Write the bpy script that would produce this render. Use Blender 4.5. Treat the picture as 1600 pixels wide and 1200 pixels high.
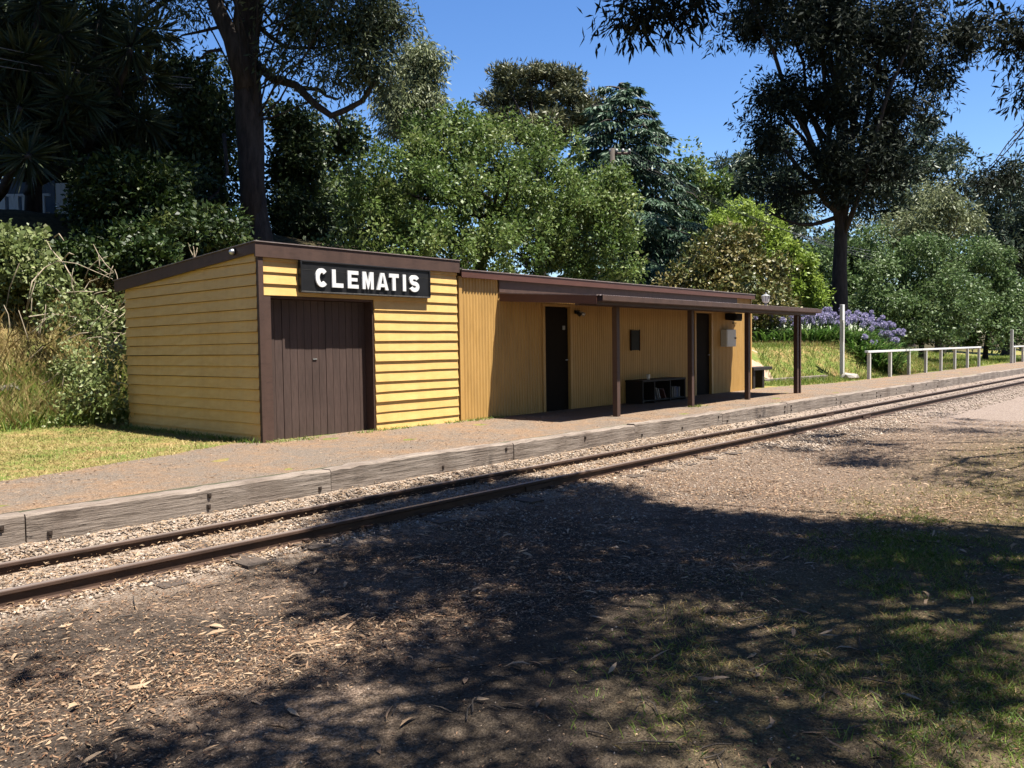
import bpy, math
import numpy as np
from mathutils import Vector, Matrix
for o in list(bpy.data.objects): bpy.data.objects.remove(o)
scn = bpy.context.scene
COL = scn.collection
rng = np.random.default_rng(11)
PI = math.pi

# ------------------------------------------------------------------ camera
CAM = np.array([-6.2563, -10.0937, 1.2715])
YAW, PITCH, ROLL, FPX = math.radians(41.34), math.radians(-2.5542), math.radians(-0.8416), 1294.2
def cam_axes():
    cy, sy, cp, sp = math.cos(YAW), math.sin(YAW), math.cos(PITCH), math.sin(PITCH)
    f = np.array([cy*cp, sy*cp, sp]); r = np.array([sy, -cy, 0.]); u = np.cross(r, f)
    c, s = math.cos(ROLL), math.sin(ROLL)
    return c*r+s*u, -s*r+c*u, f
RX, UX, FX = cam_axes()
cd = bpy.data.cameras.new('camera'); cam = bpy.data.objects.new('camera', cd); COL.objects.link(cam)
cd.sensor_width = 36; cd.lens = FPX/1600*36; cd.clip_start = .05; cd.clip_end = 2000
cam.matrix_world = Matrix(((RX[0], UX[0], -FX[0], CAM[0]), (RX[1], UX[1], -FX[1], CAM[1]), (RX[2], UX[2], -FX[2], CAM[2]), (0, 0, 0, 1)))
scn.camera = cam

# ------------------------------------------------------------------ sky, sun, exposure
SUN = np.array([.40, -1., 2.9]); SUN = SUN/np.linalg.norm(SUN)
w = bpy.data.worlds.new('World'); scn.world = w; w.use_nodes = True
nt = w.node_tree; nt.nodes.clear()
wo = nt.nodes.new('ShaderNodeOutputWorld'); bg = nt.nodes.new('ShaderNodeBackground'); sk = nt.nodes.new('ShaderNodeTexSky')
sk.sky_type = 'NISHITA'; sk.sun_disc = False
sk.sun_elevation = math.asin(SUN[2]); sk.sun_rotation = math.atan2(SUN[0], SUN[1])
sk.altitude = 300; sk.air_density = 1.0; sk.dust_density = .3; sk.ozone_density = 2.5
hs = nt.nodes.new('ShaderNodeHueSaturation'); hs.inputs['Saturation'].default_value = 1.24; hs.inputs['Hue'].default_value = .508
nt.links.new(sk.outputs[0], hs.inputs['Color']); nt.links.new(hs.outputs[0], bg.inputs['Color'])
bg.inputs['Strength'].default_value = .060
nt.links.new(bg.outputs[0], wo.inputs['Surface'])
sl = bpy.data.lights.new('sun', 'SUN'); sun = bpy.data.objects.new('sun', sl); COL.objects.link(sun)
sl.energy = 5.0; sl.angle = math.radians(.53); sl.color = (1., .95, .86)
sun.rotation_euler = Vector(-SUN).to_track_quat('-Z', 'Y').to_euler()
scn.cycles.max_bounces = 6; scn.cycles.diffuse_bounces = 2; scn.cycles.glossy_bounces = 2; scn.cycles.transmission_bounces = 3
scn.view_settings.view_transform = 'Standard'; scn.view_settings.look = 'None'
scn.view_settings.exposure = 1.75; scn.view_settings.gamma = 1; scn.view_settings.use_curve_mapping = False

# ------------------------------------------------------------------ helpers: places
def at(x, y, D):                     # a sight line of the photograph followed to a depth of D metres
    return CAM + (FX + RX*(x-800)/FPX - UX*(y-600)/FPX)*D
def onZ(x, y, Z):
    d = at(x, y, 1.)-CAM
    return CAM + d*(Z-CAM[2])/d[2]
def S(t): t = np.clip(t, 0, 1); return t*t*(3-2*t)
def wob(x, y, k=1.):                 # cheap smooth noise
    return (np.sin(1.7*k*x+.6*k*y+.3)+np.sin(2.9*k*y-1.1*k*x+1.7)+.6*np.sin(5.3*k*x+3.1*k*y)+.6*np.sin(6.1*k*y-4.2*k*x+.9))/3.2
def terr(x, y):
    x = np.asarray(x, float); y = np.asarray(y, float)
    left = 3.9*S((y-5.0)/6.5); lw = 1-S((x-13)/7)
    toe = .6-.9*S((x-20)/6)
    mound = 1.15*S((y-toe)/1.9)*(1-S((x-30)/8))
    z = lw*left+(1-lw)*mound+.10*np.clip(y-4, 0, 30)+.012*wob(x, y)*S((y-.2)/1.)
    return z+.10*wob(x, y, .7)*S((y-5)/3)
def fgz(x, y):
    x = np.asarray(x, float); y = np.asarray(y, float)
    z = np.interp(y, [-60, -9, -5.2, -4.3, -4.05, -3.9, -3.6, -3.3, -3.1, -2.85], [-.1, -.40, -.42, -.405, -.41, -.41, -.39, -.40, -.335, -.225])
    far = S((x-6)/10)*S((-4.4-y)/2.)*.10
    return z+.014*wob(x, y, 1.6)*S((-4.1-y)/.5)+.006*wob(x, y, 5)-far*.6

# ------------------------------------------------------------------ helpers: materials
KA = .68      # paint, soil and leaf reflectances below are written for a brighter exposure
def mat(name, cols, scale=8., rough=.8, bump=0., bscale=None, detail=6., stretch=(1, 1, 1), spec=.3, metallic=0., cells=None, translucent=0., rnd=None, wear=0.):
    m = bpy.data.materials.new(name); m.use_nodes = True; t = m.node_tree; N = t.nodes; L = t.links
    b = N['Principled BSDF']; b.inputs['Roughness'].default_value = rough; b.inputs['Specular IOR Level'].default_value = spec; b.inputs['Metallic'].default_value = metallic
    tc = N.new('ShaderNodeTexCoord'); mp = N.new('ShaderNodeMapping'); mp.inputs['Scale'].default_value = stretch
    L.new(tc.outputs['Object'], mp.inputs['Vector'])
    if len(cols) == 1: cols = [cols[0], tuple(c*.8 for c in cols[0])]
    r = N.new('ShaderNodeValToRGB'); el = r.color_ramp.elements
    while len(el) < len(cols): el.new(.5)
    for i, c in enumerate(cols):
        el[i].position = .3+.42*i/(len(cols)-1) if rnd is None else i/(len(cols)-1)
        el[i].color = (c[0]*KA, c[1]*KA, c[2]*KA, 1)
    if rnd:
        at_ = N.new('ShaderNodeAttribute'); at_.attribute_name = 'rnd'; L.new(at_.outputs['Fac'], r.inputs['Fac'])
    else:
        n = N.new('ShaderNodeTexNoise'); n.inputs['Scale'].default_value = scale; n.inputs['Detail'].default_value = detail; n.inputs['Roughness'].default_value = .62
        L.new(mp.outputs[0], n.inputs['Vector']); L.new(n.outputs['Fac'], r.inputs['Fac'])
    out = r.outputs['Color']
    if wear:
        ge = N.new('ShaderNodeNewGeometry'); mw = N.new('ShaderNodeMapping'); mw.inputs['Scale'].default_value = (3.2, 3.2, .55); L.new(ge.outputs['Position'], mw.inputs['Vector'])
        n3 = N.new('ShaderNodeTexNoise'); n3.inputs['Scale'].default_value = 1.5; n3.inputs['Detail'].default_value = 9; n3.inputs['Roughness'].default_value = .7; L.new(mw.outputs[0], n3.inputs['Vector'])
        n4 = N.new('ShaderNodeTexNoise'); n4.inputs['Scale'].default_value = 38; n4.inputs['Detail'].default_value = 3; L.new(ge.outputs['Position'], n4.inputs['Vector'])
        a1 = map_(N, L, n3.outputs['Fac'], .34, .60, 1-wear, 1.04); a2 = map_(N, L, n4.outputs['Fac'], .27, .31, 1-1.6*wear, 1.)
        mx3 = N.new('ShaderNodeMix'); mx3.data_type = 'RGBA'; mx3.blend_type = 'MULTIPLY'; mx3.inputs[0].default_value = 1; L.new(out, mx3.inputs[6]); L.new(math_(N, L, 'MULTIPLY', a1, a2), mx3.inputs[7]); out = mx3.outputs[2]
    L.new(out, b.inputs['Base Color'])
    if bump:
        n2 = N.new('ShaderNodeTexNoise'); n2.inputs['Scale'].default_value = bscale or scale*3; n2.inputs['Detail'].default_value = 8
        L.new(mp.outputs[0], n2.inputs['Vector'])
        bp = N.new('ShaderNodeBump'); bp.inputs['Strength'].default_value = min(1, bump); bp.inputs['Distance'].default_value = .02*bump
        L.new(n2.outputs['Fac'], bp.inputs['Height']); L.new(bp.outputs[0], b.inputs['Normal'])
    if translucent:
        tr = N.new('ShaderNodeBsdfTranslucent'); mx = N.new('ShaderNodeMixShader'); mx.inputs[0].default_value = translucent
        L.new(r.outputs['Color'], tr.inputs['Color']); L.new(b.outputs[0], mx.inputs[1]); L.new(tr.outputs[0], mx.inputs[2])
        L.new(mx.outputs[0], N['Material Output'].inputs['Surface'])
    return m
def leafmat(name, cols, rough=.5, tr=.25, spec=.25, k=1.): return mat(name, [tuple(k*v for v in c) for c in cols], rough=rough, translucent=tr, rnd=True, spec=spec)

def nodes_of(m):
    return m.node_tree.nodes, m.node_tree.links
def math_(N, L, op, a, b=None, clamp=False):
    n = N.new('ShaderNodeMath'); n.operation = op; n.use_clamp = clamp
    for i, v in enumerate((a, b)):
        if v is None: continue
        if isinstance(v, (int, float)): n.inputs[i].default_value = v
        else: L.new(v, n.inputs[i])
    return n.outputs[0]
def noise_(N, L, vec, scale, detail=5, rough=.6):
    n = N.new('ShaderNodeTexNoise'); n.inputs['Scale'].default_value = scale; n.inputs['Detail'].default_value = detail; n.inputs['Roughness'].default_value = rough
    L.new(vec, n.inputs['Vector']); return n.outputs['Fac']
def ramp_(N, L, fac, stops):
    r = N.new('ShaderNodeValToRGB'); el = r.color_ramp.elements
    while len(el) < len(stops): el.new(.5)
    for e, (p_, c) in zip(el, stops): e.position = p_; e.color = (c[0]*KA, c[1]*KA, c[2]*KA, 1)
    L.new(fac, r.inputs['Fac']); return r.outputs['Color']
def mix_(N, L, fac, a, b):
    n = N.new('ShaderNodeMix'); n.data_type = 'RGBA'
    if isinstance(fac, (int, float)): n.inputs[0].default_value = fac
    else: L.new(fac, n.inputs[0])
    L.new(a, n.inputs[6]); L.new(b, n.inputs[7]); return n.outputs[2]
def map_(N, L, v, a, b, c=0., d=1.):
    n = N.new('ShaderNodeMapRange'); n.clamp = True
    L.new(v, n.inputs[0])
    for i, k in enumerate((a, b, c, d)): n.inputs[i+1].default_value = k
    return n.outputs[0]

# ------------------------------------------------------------------ helpers: objects
WL = {}
def tag(o, label=None, cat=None, group=None, kind=None):
    for k, v in (('label', label), ('category', cat), ('group', group), ('kind', kind)):
        if v: o[k] = v
    return o
def thing(name, loc, label, cat, group=None):
    o = bpy.data.objects.new(name, None); COL.objects.link(o); o.location = loc; o.empty_display_size = .1
    WL[o] = Vector(loc); return tag(o, label, cat, group)
def link(name, me, m=None, parent=None, loc=(0, 0, 0), rot=None):
    """one mesh object; loc is a place in the world"""
    o = bpy.data.objects.new(name, me); COL.objects.link(o)
    if m is not None and not me.materials: me.materials.append(m)
    o.location = loc
    if parent is not None:
        o.parent = parent; o.location = Vector(loc)-WL[parent]
    WL[o] = Vector(loc)
    if rot: o.rotation_euler = rot
    return o
class MB:
    def __init__(s): s.v = []; s.f = []; s.mi = []
    def add(s, vs, fs, mi=0):
        k = len(s.v); s.v += [tuple(map(float, v)) for v in vs]; s.f += [tuple(i+k for i in f) for f in fs]; s.mi += [mi]*len(fs); return s
    def box(s, x0, x1, y0, y1, z0, z1, mi=0):
        return s.add([(x0, y0, z0), (x1, y0, z0), (x1, y1, z0), (x0, y1, z0), (x0, y0, z1), (x1, y0, z1), (x1, y1, z1), (x0, y1, z1)],
                     [(0, 3, 2, 1), (4, 5, 6, 7), (0, 1, 5, 4), (1, 2, 6, 5), (2, 3, 7, 6), (3, 0, 4, 7)], mi)
    def prism(s, prof, a, b, axis=0, mi=0):
        """profile (u,v) extruded along an axis: 0 -> (y,z) along x, 1 -> (x,z) along y, 2 -> (x,y) along z"""
        n = len(prof)
        def P(u, v, t): return ((t, u, v), (u, t, v), (u, v, t))[axis]
        vs = [P(u, v, a) for u, v in prof]+[P(u, v, b) for u, v in prof]
        fs = [(i, (i+1) % n, n+(i+1) % n, n+i) for i in range(n)]+[tuple(range(n-1, -1, -1)), tuple(range(n, 2*n))]
        return s.add(vs, fs, mi)
    def tube(s, pts, rad, n=8, mi=0, cap=True):
        pts = [np.asarray(p, float) for p in pts]; k = len(pts)
        if not hasattr(rad, '__len__'): rad = [rad]*k
        vs = []; up = np.array([.31, .17, .93])
        for i, p in enumerate(pts):
            t = pts[min(i+1, k-1)]-pts[max(i-1, 0)]; t = t/(np.linalg.norm(t)+1e-9)
            a = np.cross(t, up); 
            if np.linalg.norm(a) < .2: a = np.cross(t, np.array([1., 0, 0]))
            a /= np.linalg.norm(a); b = np.cross(t, a)
            for j in range(n):
                q = 2*PI*j/n; vs.append(p+rad[i]*(math.cos(q)*a+math.sin(q)*b))
        fs = [(i*n+j, i*n+(j+1) % n, (i+1)*n+(j+1) % n, (i+1)*n+j) for i in range(k-1) for j in range(n)]
        if cap: fs += [tuple(range(n-1, -1, -1)), tuple((k-1)*n+j for j in range(n))]
        return s.add(vs, fs, mi)
    def mesh(s, name, smooth=False):
        me = bpy.data.meshes.new(name); me.from_pydata(s.v, [], s.f)
        if any(s.mi): me.polygons.foreach_set('material_index', s.mi)
        if smooth: me.polygons.foreach_set('use_smooth', [True]*len(me.polygons))
        me.update(); return me
    def build(s, name, m, parent=None, origin=None, smooth=False, bevel=0, rot=None):
        """vertices are given in the world; origin becomes the object's own origin"""
        og = np.array(origin if origin is not None else (WL[parent] if parent is not None else (0, 0, 0)), float)
        s.v = [tuple(np.array(v)-og) for v in s.v]
        me = s.mesh(name, smooth)
        for q in (m if isinstance(m, (list, tuple)) else [m]): me.materials.append(q)
        o = link(name, me, None, parent, tuple(og), rot)
        if bevel:
            bv = o.modifiers.new('bevel', 'BEVEL'); bv.width = bevel; bv.segments = 2; bv.limit_method = 'ANGLE'
        return o
def bx(name, m, parent, x0, x1, y0, y1, z0, z1, bevel=0):
    c = ((x0+x1)/2, (y0+y1)/2, (z0+z1)/2)
    return MB().box(x0, x1, y0, y1, z0, z1).build(name, m, parent, origin=c, bevel=bevel)
def raw_mesh(name, V, Q, rnd=None, smooth=False, nor=None):
    """numpy mesh: V (n,3), Q (m,k) faces of k corners"""
    me = bpy.data.meshes.new(name); n, k = Q.shape
    me.vertices.add(len(V)); me.vertices.foreach_set('co', V.astype(np.float32).ravel())
    me.loops.add(n*k); me.loops.foreach_set('vertex_index', Q.astype(np.int32).ravel())
    me.polygons.add(n); me.polygons.foreach_set('loop_start', np.arange(0, n*k, k, dtype=np.int32)); me.polygons.foreach_set('loop_total', np.full(n, k, np.int32))
    if smooth: me.polygons.foreach_set('use_smooth', np.ones(n, bool))
    me.update(calc_edges=True)
    if rnd is not None:
        a = me.attributes.new('rnd', 'FLOAT', 'POINT'); a.data.foreach_set('value', rnd.astype(np.float32))
    return me
def unit(a): return a/(np.linalg.norm(a, axis=-1, keepdims=True)+1e-9)
def leaf_arrays(pos, d, L, W, rnd, fold=.25, nrm=None):
    n = len(pos); d = unit(d)
    q = rng.normal(size=(n, 3)) if nrm is None else nrm
    s = unit(np.cross(d, q)); nn = np.cross(s, d)
    L = np.broadcast_to(np.asarray(L, float), (n,))[:, None]; W = np.broadcast_to(np.asarray(W, float), (n,))[:, None]
    V = np.stack([pos, pos+d*L*.45+s*W*.5+nn*W*fold, pos+d*L, pos+d*L*.45-s*W*.5+nn*W*fold], 1).reshape(-1, 3)
    return V, np.arange(4*n).reshape(n, 4), np.repeat(rnd, 4)
def leaves(name, m, parent, pos, d, L, W, rnd=None, fold=.25, nrm=None):
    if rnd is None: rnd = rng.random(len(pos))
    V, Q, R = leaf_arrays(pos, d, L, W, rnd, fold, nrm)
    og = np.array(WL[parent]) if parent is not None else np.zeros(3)
    return link(name, raw_mesh(name, V-og, Q, R), m, parent, tuple(og))
def ball(n, bias=.45):
    u = unit(rng.normal(size=(n, 3))); return u*(rng.random((n, 1))**bias)
def clump_leaves(C, R, per, L, W, radial=.8, jit=.8, droop=.2, flat=1.):
    """leaves round clump centres C (k,3) with radii R (k,)"""
    k = len(C); n = k*per
    c = np.repeat(C, per, 0); r = np.repeat(R, per)[:, None]
    u = ball(n, .5); u[:, 2] *= flat
    pos = c+u*r
    d = unit(u)*radial+rng.normal(size=(n, 3))*jit*.6+np.array([0, 0, -droop])
    tone = np.clip(np.repeat(rng.normal(0, .13, k), per)+.5+rng.normal(0, .17, n), 0, 1)
    q = np.exp(rng.normal(0, .2, n)); return pos, d, L*q, W*q*(.75+.5*rng.random(n)), tone
def blob_clumps(c, rad, n, size, shell=.55):
    u = unit(rng.normal(size=(n, 3))); r = shell+(1-shell)*rng.random((n, 1))
    lump = 1+.16*np.sin(u[:, :1]*5+c[0])*np.cos(u[:, 1:2]*4+c[1])+.12*np.sin(u[:, 2:]*7+c[2])
    return c+u*r*lump*np.asarray(rad), size*(.6+.8*rng.random(n))
def grid_mesh(name, xs, ys, fz, m, kind='structure'):
    X, Y = np.meshgrid(xs, ys); Z = fz(X, Y); V = np.stack([X, Y, Z], -1).reshape(-1, 3)
    nx, ny = len(xs), len(ys); i = np.arange(nx-1)[None, :]+np.arange(ny-1)[:, None]*nx
    Q = np.stack([i, i+1, i+nx+1, i+nx], -1).reshape(-1, 4)
    o = link(name, raw_mesh(name, V, Q, smooth=True), m); tag(o, kind=kind); return o

# ------------------------------------------------------------------ materials
YEL = (.70, .44, .095); YEL2 = (.62, .37, .075)
M_board = mat('yellow_weatherboard_paint', [(.67, .41, .125), (.76, .48, .165), (.79, .525, .20)], scale=2.2, rough=.55, bump=.25, bscale=60, stretch=(1, 1, 4), spec=.3, wear=.07)
M_sheet = mat('ochre_corrugated_paint', [(.48, .275, .080), (.57, .335, .105), (.53, .31, .10)], scale=2.0, rough=.5, bump=.05, stretch=(4, 4, .6), spec=.35, wear=.15)
M_brown = mat('brown_paint', [(.066, .037, .028), (.092, .052, .039), (.08, .046, .034)], scale=5, rough=.6, bump=.15, bscale=40, stretch=(1, 1, 3), wear=.25)
M_plank = mat('brown_door_paint', [(.066, .042, .034), (.088, .056, .046), (.105, .068, .056)], scale=9, rough=.62, bump=.25, bscale=30, stretch=(6, 6, .6), wear=.28)
M_rust = mat('red_brown_fascia_paint', [(.085, .035, .025), (.12, .05, .035)], scale=4, rough=.55, bump=.08, stretch=(.4, 1, 3))
M_roof = mat('galvanised_roof_iron', [(.30, .24, .22), (.22, .17, .16), (.36, .31, .29)], scale=6, rough=.5, spec=.5, bump=.05)
M_dark = mat('dark_green_door_paint', [(.014, .0100, .0075), (.020, .0150, .011)], scale=5, rough=.8, spec=.08)
M_black = mat('black_sign_paint', [(.011, .011, .012), (.018, .018, .020)], scale=10, rough=.42)
M_trimw = mat('weathered_sign_trim', [(.03, .028, .025), (.12, .11, .10)], scale=22, rough=.6)
M_white = mat('white_paint', [(.70, .68, .64), (.80, .79, .76), (.74, .73, .70)], scale=14, rough=.5, bump=.06)
M_letter = mat('white_letter_paint', [(.80, .80, .79), (.86, .86, .85)], scale=20, rough=.45)
M_greyw = mat('weathered_white_paint', [(.46, .43, .38), (.66, .63, .58), (.58, .55, .50)], scale=10, rough=.7, bump=.15, stretch=(1, 1, .3))
M_grey = mat('grey_metal', [(.22, .22, .22), (.30, .30, .30)], scale=20, rough=.4, spec=.5)
M_steel = mat('bright_steel', [(.55, .55, .56), (.7, .7, .7)], scale=20, rough=.3, metallic=.8)
M_blackp = mat('black_plastic', [(.012, .012, .012), (.02, .019, .018)], scale=20, rough=.6, spec=.12)
M_darkwood = mat('dark_stained_wood', [(.014, .010, .008), (.024, .018, .013)], scale=8, rough=.7, stretch=(1, 8, 8))
M_conc = mat('concrete', [(.30, .27, .23), (.42, .38, .33)], scale=12, rough=.9, bump=.3)

# weathered beam timber: grain along x, checks and dirt
M_beam = bpy.data.materials.new('weathered_grey_timber'); M_beam.use_nodes = True
N, L = nodes_of(M_beam); tc = N.new('ShaderNodeTexCoord'); mp = N.new('ShaderNodeMapping'); mp.inputs['Scale'].default_value = (.8, 14, 14)
oi = N.new('ShaderNodeObjectInfo'); ad = N.new('ShaderNodeVectorMath'); ad.operation = 'ADD'
cx = N.new('ShaderNodeCombineXYZ'); L.new(math_(N, L, 'MULTIPLY', oi.outputs['Random'], 37.), cx.inputs[0]); L.new(tc.outputs['Object'], ad.inputs[0]); L.new(cx.outputs[0], ad.inputs[1])
L.new(ad.outputs[0], mp.inputs['Vector'])
g1 = noise_(N, L, mp.outputs[0], 2.2, 8, .7); g2 = noise_(N, L, ad.outputs[0], 1.6, 6, .6); g3 = noise_(N, L, mp.outputs[0], 7, 4, .6)
base = ramp_(N, L, g1, [(.3, (.09, .068, .054)), (.45, (.22, .18, .15)), (.62, (.31, .26, .225)), (.8, (.42, .365, .32))])
dirt = ramp_(N, L, g2, [(.3, (.80, .70, .63)), (.5, (1.35, 1.29, 1.23)), (.7, (1.6, 1.56, 1.5))])
mm = N.new('ShaderNodeMix'); mm.data_type = 'RGBA'; mm.blend_type = 'MULTIPLY'; mm.inputs[0].default_value = 1; L.new(base, mm.inputs[6]); L.new(dirt, mm.inputs[7])
crk = map_(N, L, g3, .33, .38, .22, 1.)
mm2 = N.new('ShaderNodeMix'); mm2.data_type = 'RGBA'; mm2.blend_type = 'MULTIPLY'; mm2.inputs[0].default_value = 1; L.new(mm.outputs[2], mm2.inputs[6]); L.new(crk, mm2.inputs[7])
b = N['Principled BSDF']; b.inputs['Roughness'].default_value = .9; L.new(mm2.outputs[2], b.inputs['Base Color'])
bp = N.new('ShaderNodeBump'); bp.inputs['Strength'].default_value = .8; bp.inputs['Distance'].default_value = .02; L.new(g1, bp.inputs['Height']); L.new(bp.outputs[0], b.inputs['Normal'])

M_rail = mat('rusty_rail_steel', [(.040, .022, .016), (.070, .038, .025), (.10, .056, .038)], scale=9, rough=.75, bump=.2, bscale=60, stretch=(.6, 3, 3))
M_railtop = mat('worn_rail_head', [(.20, .15, .125), (.34, .28, .245)], scale=5, rough=.42, spec=.6, stretch=(.3, 4, 4), metallic=.35)
M_sleep = mat('old_sleeper_timber', [(.05, .038, .03), (.12, .09, .07)], scale=6, rough=.95, bump=.5, stretch=(8, 1, 8))

# platform gravel: purple-grey metalling with orange-brown litter drifts
M_plat = bpy.data.materials.new('platform_gravel'); M_plat.use_nodes = True
N, L = nodes_of(M_plat); ge = N.new('ShaderNodeNewGeometry'); P_ = ge.outputs['Position']
fine = noise_(N, L, P_, 75, 3, .7); mid = noise_(N, L, P_, 9, 6, .65); big = noise_(N, L, P_, .9, 6, .65)
grav = ramp_(N, L, fine, [(.30, (.085, .066, .052)), (.5, (.19, .15, .118)), (.7, (.34, .275, .22))])
litt = ramp_(N, L, fine, [(.32, (.11, .064, .036)), (.5, (.26, .16, .095)), (.68, (.46, .31, .19))])
lm = math_(N, L, 'ADD', math_(N, L, 'MULTIPLY', mid, .5), math_(N, L, 'MULTIPLY', big, .8))
colr = mix_(N, L, map_(N, L, lm, .58, .78), grav, litt)
b = N['Principled BSDF']; b.inputs['Roughness'].default_value = .95; b.inputs['Specular IOR Level'].default_value = .15; L.new(colr, b.inputs['Base Color'])
bp = N.new('ShaderNodeBump'); bp.inputs['Strength'].default_value = .9; bp.inputs['Distance'].default_value = .02; L.new(math_(N, L, 'ADD', fine, math_(N, L, 'MULTIPLY', mid, .8)), bp.inputs['Height']); L.new(bp.outputs[0], b.inputs['Normal'])

# lawn / bank soil under the grass
M_lawn = bpy.data.materials.new('dry_lawn_soil'); M_lawn.use_nodes = True
N, L = nodes_of(M_lawn); ge = N.new('ShaderNodeNewGeometry'); P_ = ge.outputs['Position']; sp = N.new('ShaderNodeSeparateXYZ'); L.new(P_, sp.inputs[0])
fine = noise_(N, L, P_, 60, 4, .7); big = noise_(N, L, P_, 1.3, 6, .62); mid = noise_(N, L, P_, 7, 5, .6)
dry = ramp_(N, L, fine, [(.3, (.17, .095, .042)), (.5, (.37, .235, .105)), (.7, (.52, .37, .18))])
grn = ramp_(N, L, fine, [(.3, (.06, .085, .018)), (.5, (.14, .19, .038)), (.7, (.25, .30, .075))])
lf = math_(N, L, 'ADD', math_(N, L, 'MULTIPLY', big, .75), math_(N, L, 'MULTIPLY', mid, .35))
gl = mix_(N, L, map_(N, L, lf, .42, .62), dry, grn)
wood = ramp_(N, L, mid, [(.35, (.035, .030, .016)), (.65, (.085, .070, .034))])
colr = mix_(N, L, map_(N, L, math_(N, L, 'ADD', sp.outputs['Y'], math_(N, L, 'MULTIPLY', big, 4.)), 8.5, 11.), gl, wood)
b = N['Principled BSDF']; b.inputs['Roughness'].default_value = .95; b.inputs['Specular IOR Level'].default_value = .1; L.new(colr, b.inputs['Base Color'])
bp = N.new('ShaderNodeBump'); bp.inputs['Strength'].default_value = .8; bp.inputs['Distance'].default_value = .03; L.new(fine, bp.inputs['Height']); L.new(bp.outputs[0], b.inputs['Normal'])

# foreground: ballast by the rails, brown dirt with chips, thin grass to the right
M_fore = bpy.data.materials.new('trackside_dirt_and_ballast'); M_fore.use_nodes = True
N, L = nodes_of(M_fore); ge = N.new('ShaderNodeNewGeometry'); P_ = ge.outputs['Position']; sp = N.new('ShaderNodeSeparateXYZ'); L.new(P_, sp.inputs[0])
vo = N.new('ShaderNodeTexVoronoi'); vo.inputs['Scale'].default_value = 85; vo.inputs['Randomness'].default_value = 1; L.new(P_, vo.inputs['Vector'])
fine = noise_(N, L, P_, 55, 5, .7); mid = noise_(N, L, P_, 6, 6, .65); big = noise_(N, L, P_, .8, 5, .6)
vs = N.new('ShaderNodeSeparateColor'); L.new(vo.outputs['Color'], vs.inputs[0])
ball_c = ramp_(N, L, vs.outputs[0], [(.0, (.18, .125, .09)), (.4, (.30, .225, .17)), (.7, (.40, .32, .25)), (1., (.50, .42, .34))])
dirt_c = ramp_(N, L, fine, [(.28, (.024, .018, .014)), (.5, (.062, .047, .037)), (.64, (.11, .086, .068)), (.78, (.27, .22, .18))])
chf = math_(N, L, 'ADD', math_(N, L, 'MULTIPLY', fine, .75), math_(N, L, 'MULTIPLY', vs.outputs[1], .25))
chip_c = ramp_(N, L, chf, [(.25, (.05, .035, .025)), (.42, (.135, .095, .068)), (.58, (.25, .18, .132)), (.75, (.45, .35, .275))])
gras_c = ramp_(N, L, fine, [(.3, (.05, .040, .018)), (.5, (.13, .098, .050)), (.72, (.26, .205, .11))])
yy = math_(N, L, 'ADD', sp.outputs['Y'], math_(N, L, 'MULTIPLY', math_(N, L, 'SUBTRACT', mid, .5), .8))
xx = math_(N, L, 'ADD', sp.outputs['X'], math_(N, L, 'MULTIPLY', math_(N, L, 'SUBTRACT', big, .5), 6.))
c1 = mix_(N, L, map_(N, L, math_(N, L, 'ADD', big, math_(N, L, 'MULTIPLY', mid, .5)), .72, .95), dirt_c, chip_c)
c1 = mix_(N, L, map_(N, L, xx, -.5, 2.5), c1, chip_c)                 # chips to the right along the track
lin = math_(N, L, 'SUBTRACT', math_(N, L, 'MULTIPLY', xx, .05), yy)     # grass towards the lower right
gm = math_(N, L, 'MULTIPLY', map_(N, L, lin, 6.6, 8.2), map_(N, L, math_(N, L, 'ADD', mid, math_(N, L, 'MULTIPLY', big, .6)), .55, .85))
gm = math_(N, L, 'MULTIPLY', gm, map_(N, L, xx, -5., -2.))
c2 = mix_(N, L, gm, c1, gras_c)
c3 = mix_(N, L, map_(N, L, yy, -4.55, -4.15), c2, ball_c)
pink = ramp_(N, L, vs.outputs[2], [(.0, (.17, .125, .10)), (.5, (.29, .225, .185)), (1., (.43, .35, .30))])
c4 = mix_(N, L, math_(N, L, 'MULTIPLY', map_(N, L, xx, 9., 14.), map_(N, L, yy, -8.2, -7.)), c3, pink)
b = N['Principled BSDF']; b.inputs['Roughness'].default_value = .95; b.inputs['Specular IOR Level'].default_value = .12; L.new(c4, b.inputs['Base Color'])
bp = N.new('ShaderNodeBump'); bp.inputs['Strength'].default_value = .9; bp.inputs['Distance'].default_value = .014
hh = math_(N, L, 'ADD', math_(N, L, 'MULTIPLY', vo.outputs['Distance'], -1.2), math_(N, L, 'ADD', fine, mid)); L.new(hh, bp.inputs['Height']); L.new(bp.outputs[0], b.inputs['Normal'])

M_path = mat('sandy_path', [(.30, .20, .13), (.42, .30, .21), (.37, .26, .18)], scale=6, rough=.95, bump=.4, bscale=40)
M_stone = mat('ballast_stone', [(.13, .095, .070), (.25, .19, .145), (.36, .285, .225), (.52, .44, .36)], rnd=True, rough=.9)
M_litter = leafmat('fallen_leaf', [(.05, .025, .013), (.13, .070, .038), (.27, .165, .095), (.46, .33, .21), (.24, .11, .052)], rough=.6, tr=.1)
M_drygrass = leafmat(k=1.1, name='dry_grass', cols=[(.22, .15, .055), (.40, .29, .115), (.50, .39, .18), (.30, .28, .08)], rough=.6, tr=.25)
M_grass = leafmat(k=1.35, name='green_grass', cols=[(.06, .11, .015), (.12, .19, .028), (.20, .26, .05), (.33, .30, .10)], rough=.5, tr=.3)
M_lawngrass = leafmat('short_lawn_grass', [(.10, .14, .025), (.26, .24, .07), (.42, .32, .13), (.50, .38, .17)], rough=.6, tr=.25)
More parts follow.
